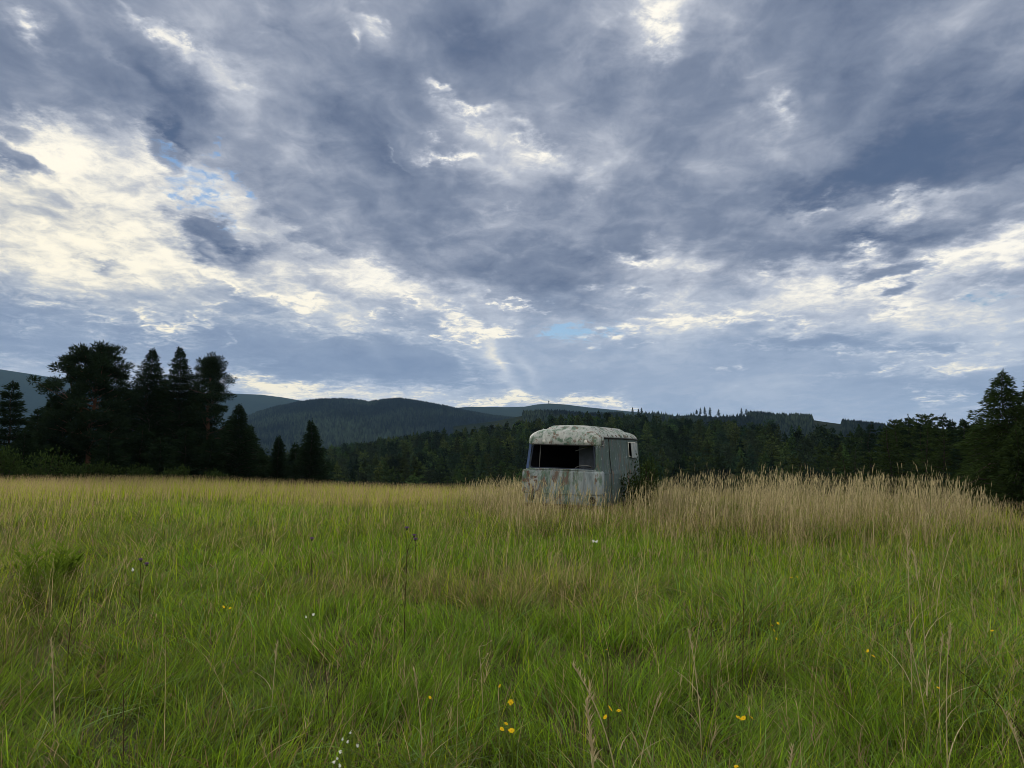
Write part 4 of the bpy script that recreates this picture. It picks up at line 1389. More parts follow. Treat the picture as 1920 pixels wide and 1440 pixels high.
    tube_obj('steering_column', [wc, wc - nn * 0.5], 0.022, M_RUBBER, sw, 8)
    for a in (0.6, 2.5, 4.71):
        tube_obj('wheel_spoke', [wc, wc + 0.245 * (e1 * math.cos(a) + e2 * math.sin(a))], 0.009, M_RUBBER, sw, 6)
    for sx in (-1, 1):
        for y in (0.95, 4.2):
            bm = bmesh.new()
            r_ = bmesh.ops.create_cone(bm, cap_ends=True, segments=28, radius1=0.40, radius2=0.40, depth=0.22)
            bmesh.ops.transform(bm, matrix=Matrix.Translation((sx * 0.95, y, 0.42)) @ Matrix.Rotation(math.radians(90), 4, 'Y'), verts=r_['verts'])
            ty = bm_obj('wheel', bm, M_TYRE, root, 0.03)
            bm = bmesh.new()
            r_ = bmesh.ops.create_cone(bm, cap_ends=True, segments=20, radius1=0.22, radius2=0.18, depth=0.05)
            bmesh.ops.transform(bm, matrix=Matrix.Translation((sx * 1.07, y, 0.42)) @ Matrix.Rotation(math.radians(90 * sx), 4, 'Y'), verts=r_['verts'])
            bm_obj('rim', bm, M_RUST, ty)
    return root


build_van()


# ------------------------------------------------------------------ meadow grass


def van_local(x, y):
    """coordinates along the van's front (leftwards) and along its length (backwards)"""
    dx, dy = x - VAN_X, y - VAN_Y
    c, s = math.cos(VAN_A), math.sin(VAN_A)
    return -(dx * c - dy * s), dx * s + dy * c


def in_van(x, y, m=0.05):
    a, b = van_local(x, y)
    return (a > -m) & (a < VAN_W + m) & (b > -m) & (b < VAN_L + m)


def ribbons(x, y, z, h, w, phi, lean, curl, face, segs, taper=1.4, base_w=1.0):
    """n curved grass blades as ribbons; returns V, Q, T, rows"""
    n = len(x)
    s = np.linspace(0, 1, segs + 1)[None, :]
    hd = np.stack([np.cos(phi), np.sin(phi)], -1)
    off = (lean[:, None] * s + curl[:, None] * s ** 2.2) * h[:, None]
    up = h[:, None] * s * (1 - 0.28 * np.clip(curl, 0, 2)[:, None] * s ** 1.6)
    cx = x[:, None] + hd[:, :1] * off; cy_ = y[:, None] + hd[:, 1:] * off; cz = z[:, None] + up
    wd = w[:, None] * 0.5 * np.maximum(base_w + (1 - base_w) * s - s ** taper * 1.0, 0.0)
    fx, fy = np.cos(face)[:, None], np.sin(face)[:, None]
    Lf = np.stack([cx - fx * wd, cy_ - fy * wd, cz], -1)[:, :-1]
    Rt = np.stack([cx + fx * wd, cy_ + fy * wd, cz], -1)[:, :-1]
    tip = np.stack([cx, cy_, cz], -1)[:, -1:]
    V = np.concatenate([np.stack([Lf, Rt], 2).reshape(n, -1, 3), tip], 1)
    m = 2 * segs + 1
    k = np.arange(n)[:, None] * m
    Q = [np.concatenate([k + 2 * i, k + 2 * i + 1, k + 2 * i + 3, k + 2 * i + 2], 1) for i in range(segs - 1)]
    Q = np.stack(Q, 1).reshape(-1, 4) if Q else np.zeros((0, 4), int)
    T = np.concatenate([k + 2 * segs - 2, k + 2 * segs - 1, k + 2 * segs], 1)
    return V.reshape(-1, 3), Q, T, m


class Grass:
    def __init__(self):
        self.V, self.Q, self.T, self.C, self.n = [], [], [], [], 0

    def add(self, V, Q, T, C):
        self.V.append(V.astype(np.float32)); self.C.append(C.astype(np.float32))
        if len(Q): self.Q.append((Q + self.n).astype(np.int32))
        if len(T): self.T.append((T + self.n).astype(np.int32))
        self.n += len(V)

    def mesh(self, name):
        return np_mesh(name, np.vstack(self.V), np.vstack(self.T), np.vstack(self.Q), np.vstack(self.C))


def scatter(rng, r0, r1, dens, umin=-330, umax=2250):
    a0, a1 = math.atan((umin - 960) / F_PX), math.atan((umax - 960) / F_PX)
    n = int(dens * (a1 - a0) / 2 * (r1 * r1 - r0 * r0))
    az = rng.uniform(a0, a1, n); r = np.sqrt(rng.uniform(r0 * r0, r1 * r1, n))
    x, y = r * np.sin(az), r * np.cos(az)
    ok = ~in_van(x, y)
    return x[ok], y[ok], r[ok], u_of(az[ok])


TALL_NEAR = [(800, 26.5), (860, 24), (960, 17.6), (1120, 16.9), (1180, 16.8), (1300, 16.2), (1500, 15.6), (1720, 16.4), (1800, 18.5), (1870, 23)]
G_A = np.array((0.165, 0.300, 0.008)); G_B = np.array((0.090, 0.205, 0.010)); G_C = np.array((0.310, 0.390, 0.012)); G_D = np.array((0.115, 0.225, 0.042))
STRAW = np.array((0.40, 0.31, 0.16)); BROWN = np.array((0.20, 0.135, 0.070)); OLIVE = np.array((0.155, 0.150, 0.040))


def dryness(x, y, r, u):
    """0 lush .. 1 straw: patches of drier sward, driest towards the crest and round the van"""
    n = fnoise(x, y, 5.0, 31, 4)
    d = 0.04 + 0.42 * sstep(n, 0.54, 0.74)
    far = sstep(r, 22, 40) * (0.42 - 0.25 * sstep(fnoise(x, y, 12.0, 33, 2), 0.45, 0.65)) * (0.6 + 0.8 * fnoise(x, y, 4.0, 37, 3))
    mid = 0.13 * sstep(r, 12, 19) * sstep(u, 420, 900)
    left = 0.25 * sstep(u, 420, 60) * sstep(r, 5.5, 8)
    return np.clip(d + far + mid + left, 0, 1)


def tallness(x, y, r, u):
    rn = interp(u, TALL_NEAR) + (fnoise(x, y, 2.2, 41, 3) - 0.5) * 4.5
    e = sstep(u + (fnoise(x, y, 2.5, 43, 2) - 0.5) * 120, 780, 890) * sstep(u + (fnoise(x, y, 1.6, 44, 2) - 0.5) * 160, 1930, 1740)
    return sstep(r, rn - 1.2, rn + 1.6) * e * sstep(r, 33, 29)


def sward():
    g = Grass()
    rng = np.random.RandomState(5)
    zones = [(2.7, 6.5, 2300, 5, 0.0078), (6.5, 11, 1450, 4, 0.0098), (11, 18, 820, 4, 0.0128), (18, 29, 420, 3, 0.017), (29, 50.5, 200, 3, 0.023)]
    for r0, r1, dens, segs, w0 in zones:
        x, y, r, u = scatter(rng, r0, r1, dens)
        rc = interp(u, CREST)
        ok = r < rc + 4
        tuft = 0.65 * fnoise(x, y, 0.45, 51, 2) + 0.35 * vnoise(x, y, 0.13, 58)
        ok &= rng.rand(len(x)) < np.where(r < 9, 0.30, 0.19) + 1.0 * sstep(tuft, 0.36, 0.66)
        x, y, r, u, tuft = x[ok], y[ok], r[ok], u[ok], tuft[ok]
        n = len(x)
        dry = dryness(x, y, r, u); tl = tallness(x, y, r, u)
        lush = fnoise(x, y, 3.2, 61, 3)
        z = ground_z(x, y) - 0.02
        h = (0.15 + 0.25 * rng.rand(n) ** 1.2) * (0.45 + 1.1 * tuft) * (0.75 + 0.5 * lush)
        h *= 0.88 * (1 + 0.6 * tl)
        # blades of a tuft lean together
        phi = 6.283 * fnoise(x, y, 0.8, 71, 2) * 2 + rng.normal(size=n) * 1.1
        lean = np.abs(rng.normal(size=n)) * 0.34 + 0.35 * sstep(fnoise(x, y, 1.6, 73, 2), 0.55, 0.75)
        curl = np.abs(rng.normal(size=n)) * 0.5
        arch = rng.rand(n) < 0.22 * sstep(lush, 0.45, 0.7)
        curl[arch] += 0.75; h[arch] *= 1.15
        w = w0 * (0.5 + 0.9 * rng.rand(n)) * np.where(arch, 1.6, 1.0)
        broad = rng.rand(n) < 0.05
        w[broad] *= 2.4; h[broad] *= 0.55; curl[broad] += 0.5
        face = rng.rand(n) * 6.283
        V, Q, T, m = ribbons(x, y, z, h, w, phi, lean, curl, face, segs)
        q = rng.rand(n)[:, None]
        lu = lush[:, None]
        c = G_A * (1 - q) + G_B * q
        c = c + (G_C - c) * (rng.rand(n)[:, None] ** 2 * 0.8 * sstep(lu, 0.35, 0.7))
        bl = arch[:, None] | (rng.rand(n)[:, None] < 0.10)
        c = np.where(bl, G_D * (0.8 + 0.5 * q), c)
        c = c + (OLIVE - c) * np.clip(dry[:, None] * 1.0, 0, 0.7)
        isdry = rng.rand(n) < 0.11 + 0.62 * dry ** 1.3 + 0.15 * tl
        mixd = (rng.rand(n) ** np.where(dry < 0.25, 1.8, 0.9))[:, None]
        c = np.where(isdry[:, None], STRAW * mixd + BROWN * (1 - mixd), c)
        c = c * (0.38 + 1.2 * rng.rand(n)[:, None] ** 1.4) * (0.70 + 0.60 * fnoise(x, y, 2.4, 64, 3))[:, None]
        C = np.repeat(c[:, None], m, 1)
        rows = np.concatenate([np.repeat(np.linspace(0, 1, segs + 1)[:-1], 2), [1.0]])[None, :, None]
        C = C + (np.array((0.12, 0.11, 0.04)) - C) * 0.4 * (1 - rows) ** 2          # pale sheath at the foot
        C = C + (STRAW * 0.8 - C) * (0.35 * rows ** 4 * rng.rand(n)[:, None, None])    # dried tips
        g.add(V, Q, T, C.reshape(-1, 3))
    tag(link('meadow_grass', g.mesh('meadow_grass'), MAT_GRASS), 'lush green meadow grass mixed with dry blades', 'grass', kind='stuff')
    print('sward verts', g.n)


def heads(g, rng, x, y, z, h, phi, lean, curl, hl, hw, color, bits, spread=0.5):
    """seed heads on stalk tips: short husk ribbons round the last stretch of each stalk"""
    n = len(x)
    for b in range(bits):
        s = 1 - (hl / h) * (b + rng.rand(n)) / max(bits, 1) if bits > 1 else 1 - (hl / h) * 0.9
        s = np.maximum(s, 0.02)
        off = (lean * s + curl * s ** 2.2) * h
        up = h * s * (1 - 0.28 * np.clip(curl, 0, 2) * s ** 1.6)
        px, py, pz = x + np.cos(phi) * off, y + np.sin(phi) * off, z + up
        ph2 = np.where(rng.rand(n) < 0.6, rng.rand(n) * 6.283, phi)
        hh = hl * ((0.35 + 0.3 * rng.rand(n)) if bits > 1 else 1.0)
        V, Q, T, m = ribbons(px, py, pz, hh, hw * (0.6 + 0.7 * rng.rand(n)), ph2, lean * 0.6 + spread * rng.rand(n) * (1 if bits > 1 else 0.25), curl + 0.1, rng.rand(n) * 6.283, 2, 2.2, 0.35)
        c = color * (0.75 + 0.5 * rng.rand(n)[:, None])
        g.add(V, Q, T, np.repeat(c, m, 0))


def seed_stalks():
    g = Grass()
    rng = np.random.RandomState(15)
    for r0, r1, dens, segs, w0, bits in [(2.9, 8, 17, 5, 0.0026, 9), (8, 16, 26, 4, 0.0038, 5), (16, 28, 30, 3, 0.006, 3), (28, 50, 42, 3, 0.010, 2)]:
        x, y, r, u = scatter(rng, r0, r1, dens * 1.6)
        dry = np.clip(dryness(x, y, r, u) + 0.22 * sstep(u, 1050, 1300) * sstep(r, 24, 14), 0, 1)
        rc = interp(u, CREST)
        ok = (rng.rand(len(x)) < 0.16 + 1.0 * dry) & (r < rc + 3)
        x, y, r, u, dry = [v[ok] for v in (x, y, r, u, dry)]
        n = len(x)
        z = ground_z(x, y)
        h = (0.42 + 0.36 * rng.rand(n)) * (0.85 + 0.3 * fnoise(x, y, 3.0, 66, 2))
        phi = 0.6 + 1.3 * rng.normal(size=n); lean = np.abs(rng.normal(size=n)) * 0.16; curl = np.abs(rng.normal(size=n)) * 0.16
        w = w0 * (0.7 + 0.6 * rng.rand(n))
        V, Q, T, m = ribbons(x, y, z, h, w, phi, lean, curl, rng.rand(n) * 6.283, segs, 3.0)
        k = rng.rand(n)[:, None]
        stem = np.where(rng.rand(n)[:, None] < 0.35 + 0.5 * dry[:, None], STRAW * (0.7 + 0.7 * k), G_C * (0.8 + 0.4 * k))
        g.add(V, Q, T, np.repeat(stem, m, 0))
        kind = rng.rand(n)[:, None]
        hc = np.where(kind < 0.55, np.array((0.36, 0.28, 0.155)), np.where(kind < 0.82, np.array((0.24, 0.165, 0.105)), np.array((0.24, 0.23, 0.085))))
        heads(g, rng, x, y, z, h, phi, lean, curl, 0.07 + 0.06 * rng.rand(n), (0.0055 if r1 < 10 else 0.0085 if r1 < 20 else 0.013) * np.ones(n), hc, bits)
    tag(link('seed_grass', g.mesh('seed_grass'), MAT_GRASS), 'brownish seed heads of meadow grasses above the sward', 'grass', kind='stuff')


def tall_grass():
    g = Grass()
    rng = np.random.RandomState(25)
    x, y, r, u = scatter(rng, 14, 33, 66, 780, 1920)
    tl = tallness(x, y, r, u)
    clump = fnoise(x, y, 0.7, 81, 2)
    a, b = van_local(x, y)
    front = (b < 0) & (a > -0.1) & (a < VAN_W + 0.2)                 # thinner and lower right in front of the van
    ok = rng.rand(len(x)) < tl * (0.12 + 1.0 * sstep(clump, 0.38, 0.7)) * np.where(u < 985, 1.25, 1.0) * np.where(front, 1.0, 1.0)
    x, y, r, u, front = [v[ok] for v in (x, y, r, u, front)]
    n = len(x)
    z = ground_z(x, y)
    big = fnoise(x, y, 3.0, 83, 3)
    lim = 1.05 + 0.34 * sstep(u, 1150, 1350)
    tl = tallness(x, y, r, u)
    h = lim * (0.40 + 0.66 * rng.rand(n) ** 1.1) * (0.80 + 0.40 * big) * (0.5 + 0.5 * tl)
    tallest = rng.rand(n) < 0.05
    h[tallest] *= 1.22
    h = np.where(front, h * 1.14, h)
    phi = 0.3 + 0.9 * rng.normal(size=n); lean = np.abs(rng.normal(size=n)) * 0.10; curl = np.abs(rng.normal(size=n)) * 0.12
    h = np.maximum(h, 0.12)
    droop = rng.rand(n) < 0.12
    curl[droop] += 0.35
    V, Q, T, m = ribbons(x, y, z, h, 0.0105 * (0.7 + 0.6 * rng.rand(n)), phi, lean, curl, rng.rand(n) * 6.283, 4, 3.0)
    pale = np.array((0.42, 0.35, 0.195))
    c = pale * (0.42 + 0.75 * rng.rand(n)[:, None])
    c = np.where(rng.rand(n)[:, None] < 0.22, np.array((0.17, 0.18, 0.05)), c)
    g.add(V, Q, T, np.repeat(c, m, 0))
    hl = 0.12 + 0.12 * rng.rand(n)
    heads(g, rng, x, y, z, h, phi, lean, curl, hl, 0.024 * np.ones(n), np.array((0.43, 0.365, 0.205)), 1, 0.05)
    heads(g, rng, x, y, z, h, phi, lean, curl, hl * 0.9, 0.013 * np.ones(n), np.array((0.37, 0.315, 0.175)), 2, 0.25)
    # long leaves of the same clumps
    for k in range(3):
        kk = rng.rand(n) < 0.8
        xx, yy, zz, hh = x[kk] + rng.normal(size=kk.sum()) * 0.08, y[kk] + rng.normal(size=kk.sum()) * 0.08, z[kk], h[kk] * (0.4 + 0.35 * rng.rand(kk.sum()))
        nn = len(xx)
        V, Q, T, m = ribbons(xx, yy, zz, hh, 0.011 * (0.6 + 0.8 * rng.rand(nn)), rng.rand(nn) * 6.283, 0.1 + 0.15 * rng.rand(nn), 0.5 * rng.rand(nn), rng.rand(nn) * 6.283, 4, 1.6)
        mm = rng.rand(nn)[:, None]
        cc = np.where(mm < 0.6, np.array((0.36, 0.285, 0.155)), np.where(mm < 0.85, np.array((0.20, 0.19, 0.055)), np.array((0.12, 0.15, 0.03)))) * (0.6 + 0.6 * rng.rand(nn)[:, None])
        g.add(V, Q, T, np.repeat(cc, m, 0))
    tag(link('tall_dry_grass', g.mesh('tall_dry_grass'), MAT_GRASS), 'tall pale dry grass standing round the van and to its right', 'grass', kind='stuff')


MAT_GRASS = leaf_material('grass_blade', None, trans=0.42, rough=0.45, gloss=0.010)
sward()
seed_stalks()
tall_grass()


# ------------------------------------------------------------------ single plants standing in the meadow
def flat(name, col, trans=0.25):
    return leaf_material(name, (*col, 1), trans=trans, gloss=0.0, noise=0.2, nscale=40.0)


M_STEM = flat('green_stem', (0.10, 0.15, 0.03)); M_DARKSTEM = flat('dark_stem', (0.05, 0.032, 0.022), 0.0); M_STRAW = flat('straw', (0.46, 0.38, 0.24))
M_YEL = flat('yellow_petal', (0.80, 0.55, 0.02)); M_EYE = flat('flower_eye', (0.66, 0.42, 0.02), 0.0)
M_WHT = flat('white_petal', (0.72, 0.72, 0.70)); M_PUR = flat('purple_petal', (0.16, 0.09, 0.20)); M_SEPAL = flat('dark_sepal', (0.05, 0.06, 0.03), 0.0)
M_HERB = flat('herb_leaf', (0.13, 0.20, 0.022), 0.35); M_TAN = flat('tan_husk', (0.44, 0.36, 0.22))


def stand(u, v, zh):
    """foot of a plant whose tip, zh above the ground, is seen at (u, v)"""
    d = ray(u, v)
    hd = math.hypot(d.x, d.y)
    r = 10.0
    for _ in range(12):
        x, y = d.x / hd * r, d.y / hd * r
        r = (gz(x, y) + zh - CAM.z) / (d.z / hd)
    return d.x / hd * r, d.y / hd * r, r


def bezier(p0, p1, p2, n=8):
    return [tuple((1 - t) ** 2 * a + 2 * t * (1 - t) * b + t * t * c for a, b, c in zip(p0, p1, p2)) for t in [i / n for i in range(n + 1)]]


def taper_tube(name, pts, r0, r1, mat, parent, sides=5):
    n = len(pts)
    V, Q = tube_np(pts, [r0 + (r1 - r0) * i / (n - 1) for i in range(n)], sides)
    return link(name, np_mesh(name, V, None, Q, smooth=True), mat, parent)


def daisy(bm, c, rad, rng, petals=15, tilt=0.5):
    n = Vector((rng.gauss(0, tilt), -0.5 + rng.gauss(0, tilt * 0.6), 1)).normalized()
    t = n.orthogonal().normalized(); b = n.cross(t)
    for k in range(petals):
        a = 6.283 * k / petals + rng.uniform(-0.1, 0.1)
        o = t * math.cos(a) + b * math.sin(a); s = t * -math.sin(a) + b * math.cos(a)
        L = rad * rng.uniform(0.85, 1.1); w = rad * 0.20
        q = [c + o * rad * 0.2 - s * w * 0.5, c + o * rad * 0.2 + s * w * 0.5, c + o * L * 0.75 + s * w + n * rad * 0.12, c + o * L + n * rad * 0.05, c + o * L * 0.75 - s * w + n * rad * 0.12]
        bm.faces.new([bm.verts.new(p) for p in q])
    return n


def yellow_flower(u, v, zh, offs, rad, label, seed):
    rng = random.Random(seed)
    x, y, r = stand(u, v, zh)
    root = empty('yellow_flower', (x, y, gz(x, y)))
    tag(root, label, 'flower', 'yellow flowers in the meadow')
    for i, (dx, dz) in enumerate(offs):
        tip = Vector((dx, rng.uniform(-0.03, 0.03), zh + dz))
        taper_tube('stem', bezier((0, 0, 0) if i == 0 else (0.0, 0, zh * 0.45), (dx * 0.3 + rng.uniform(-0.03, 0.03), 0.02, (zh + dz) * 0.65), tip), 0.0026, 0.0016, M_STEM, root)
        bm = bmesh.new()
        n = daisy(bm, tip, rad * rng.uniform(0.7, 0.95), rng, rng.choice((9, 11, 13)), 0.75)
        bl = bm_obj('bloom', bm, M_YEL, root)
        bm = bmesh.new()
        q = bmesh.ops.create_icosphere(bm, subdivisions=2, radius=rad * 0.22)
        bmesh.ops.translate(bm, vec=tip + n * rad * 0.08, verts=q['verts'])
        bm_obj('flower_eye', bm, M_EYE, bl, smooth=True)
    for k in range(3):
        a = rng.uniform(0, 6.28); z = zh * rng.uniform(0.2, 0.6)
        V, Q, T, _ = ribbons(np.array([0.0]), np.array([0.0]), np.array([z]), np.array([0.09]), np.array([0.012]), np.array([a]), np.array([0.8]), np.array([0.5]), np.array([a + 1.57]), 4)
        link('leaf', np_mesh('leaf', V, T, Q), M_STEM, root)


def purple_thistle(u, v, zh, heads_, label, seed):
    rng = random.Random(seed)
    x, y, r = stand(u, v, zh)
    root = empty('thistle', (x, y, gz(x, y)))
    tag(root, label, 'flower', 'purple thistles')
    sc = 0.8 if r < 9 else 1.0
    for i, (dx, dz) in enumerate(heads_):
        tip = Vector((dx, 0, zh + dz))
        taper_tube('stem', bezier((0, 0, 0) if i == 0 else (0, 0, zh * 0.5), (dx * 0.2, 0.01, zh * 0.75), tip), 0.004 * sc, 0.0025 * sc, M_DARKSTEM, root)
        bm = bmesh.new()
        q = bmesh.ops.create_icosphere(bm, subdivisions=2, radius=0.016 * sc)
        bmesh.ops.translate(bm, vec=tip, verts=q['verts'])
        cup = bm_obj('flower_cup', bm, M_SEPAL, root, smooth=True)
        bm = bmesh.new()
        for k in range(34):
            a = rng.uniform(0, 6.28); o = Vector((math.cos(a), math.sin(a), rng.uniform(0.7, 2.4))).normalized()
            s = o.orthogonal().normalized() * 0.0028 * sc
            b0 = tip + o * 0.010 * sc; e = tip + o * 0.038 * sc
            bm.faces.new([bm.verts.new(p) for p in (b0 - s, b0 + s, e + s * 1.6, e - s * 1.6)])
        bm_obj('petal_tuft', bm, M_PUR, cup)


def white_flower(u, v, zh, offs, label, seed, rad=0.013):
    rng = random.Random(seed)
    x, y, r = stand(u, v, zh)
    root = empty('white_flower', (x, y, gz(x, y)))
    tag(root, label, 'flower', 'white flowers in the meadow')
    taper_tube('stem', bezier((0, 0, 0), (0.02, 0, zh * 0.5), (0, 0, zh * 0.8)), 0.003, 0.002, M_STEM, root)
    for dx, dz in offs:
        tip = Vector((dx, rng.uniform(-0.03, 0.03), zh + dz))
        st = taper_tube('stem', bezier((0, 0, zh * 0.6), (dx * 0.4, 0, zh * 0.85), tip), 0.0018, 0.0012, M_STEM, root)
        bm = bmesh.new()
        daisy(bm, tip, rad * rng.uniform(0.8, 1.2), rng, 7, 0.9)
        q = bmesh.ops.create_icosphere(bm, subdivisions=2, radius=rad * 0.55)
        bmesh.ops.translate(bm, vec=tip - Vector((0, 0, rad * 0.45)), verts=q['verts'])
        bm_obj('bloom', bm, M_WHT, root)


def dead_stalk(u, v, zh, bend, label, seed, dark=True, knots=5, thick=0.0026):
    rng = random.Random(seed)
    x, y, r = stand(u, v, zh)
    root = empty('dead_stalk', (x - bend, y, gz(x - bend, y)))
    tag(root, label, 'dead stalk', 'dead weed stalks')
    th = thick * (1.0 if r < 6 else 1.35 if r < 10 else 2.0)
    m = M_DARKSTEM if dark else M_STRAW
    pts = bezier((0, 0, 0), (bend * 0.15, rng.uniform(-0.04, 0.04), zh * 0.55), (bend, 0, zh), 12)
    taper_tube('stem', pts, th * 1.25, th * 0.55, m, root)
    for k in range(knots):
        t = 0.45 + 0.55 * k / max(1, knots - 1)
        p = Vector(pts[min(12, int(t * 12))])
        a = rng.uniform(0, 6.28); L = rng.uniform(0.03, 0.10) * (1 if r < 8 else 1.6)
        e = p + Vector((math.cos(a) * L, math.sin(a) * L, L * rng.uniform(0.3, 1.2)))
        tw = taper_tube('twig', [tuple(p), tuple((p + e) / 2 + Vector((0, 0, -0.01))), tuple(e)], th * 0.5, th * 0.25, m, root, 4)
        bm = bmesh.new()
        for q_ in range(9):
            o = Vector((rng.gauss(0, 1), rng.gauss(0, 1), rng.gauss(0.3, 1))).normalized() * rng.uniform(0.5, 1) * th * 3
            s = o.orthogonal().normalized() * th * 0.8
            bm.faces.new([bm.verts.new(v_) for v_ in (e - s * 0.4, e + o * 0.6 + s, e + o * 1.2, e + o * 0.6 - s)])
        bm_obj('seed_head', bm, M_DARKSTEM if dark else M_TAN, tw)


def straw_stalk(u, v, zh, bend, hl, label, seed, thick=0.003):
    rng = random.Random(seed)
    x, y, r = stand(u, v, zh)
    root = empty('straw_stalk', (x - bend, y, gz(x - bend, y)))
    tag(root, label, 'grass stalk', 'single pale straw stalks')
    th = thick * (1.0 if r < 7 else 1.7)
    pts = bezier((0, 0, 0), (bend * 0.1, rng.uniform(-0.05, 0.05), zh * 0.6), (bend, 0, zh), 14)
    taper_tube('stem', pts, th, th * 0.5, M_STRAW, root)
    g = Grass()
    n = 46
    ts = [1 - (hl / zh) * i / n for i in range(n)]
    P = np.array([np.array(pts[min(13, int(t * 14))]) * (1 - (t * 14) % 1) + np.array(pts[min(14, int(t * 14) + 1)]) * ((t * 14) % 1) for t in ts])
    rg = np.random.RandomState(seed)
    V, Q, T, m = ribbons(P[:, 0], P[:, 1], P[:, 2], np.full(n, hl * 0.16) * (0.7 + 0.6 * rg.rand(n)), np.full(n, th * 2.6), rg.rand(n) * 6.283, np.full(n, 0.35), np.full(n, 0.25), rg.rand(n) * 6.283, 2, 2.0, 0.4)
    link('seed_head', np_mesh('seed_head', V, T, Q), M_TAN, root)
    for k in range(2):
        z = zh * (0.2 + 0.25 * k); a = rng.uniform(0, 6.28)
        V, Q, T, _ = ribbons(np.array([0.0]), np.array([0.0]), np.array([z]), np.array([zh * 0.3]), np.array([th * 2.4]), np.array([a]), np.array([0.4]), np.array([0.8]), np.array([a + 1.57]), 5)
        link('leaf', np_mesh('leaf', V, T, Q), M_STRAW, root)


def herb_clump(u, v, zh, wid, label, seed):
    x, y, r = stand(u, v, zh)
    rg = np.random.RandomState(seed)
    root = empty('leafy_herb', (x, y, gz(x, y)))
    tag(root, label, 'plant', 'broad leafy herbs')
    k = 15
    a = rg.rand(k) * 6.283; rr = wid * 0.5 * rg.rand(k) ** 0.6
    g = Grass(); st = Soup()
    for i in range(k):
        hx, hy = rr[i] * math.cos(a[i]), rr[i] * math.sin(a[i]); hz = zh * (0.6 + 0.45 * rg.rand())
        V, Q = tube_np([[hx * 0.3, hy * 0.3, 0], [hx * 0.7, hy * 0.7, hz * 0.6], [hx, hy, hz]], [0.006, 0.005, 0.002], 4)
        st.add(V, Q)
        m_ = 16
        t = rg.rand(m_) ** 0.6
        px = hx * (0.4 + 0.6 * t); py = hy * (0.4 + 0.6 * t); pz = hz * t
        V, Q, T, m = ribbons(px, py, pz, 0.07 + 0.07 * rg.rand(m_), 0.03 + 0.03 * rg.rand(m_), rg.rand(m_) * 6.283, 0.9 * np.ones(m_), 0.3 * np.ones(m_), rg.rand(m_) * 6.283, 3, 2.4, 0.35)
        g.add(V, Q, T, np.repeat(np.ones((m_, 3)), m, 0))
    link('stem', st.mesh('stem', True), M_STEM, root)
    link('leaves', g.mesh('leaves'), M_HERB, root)


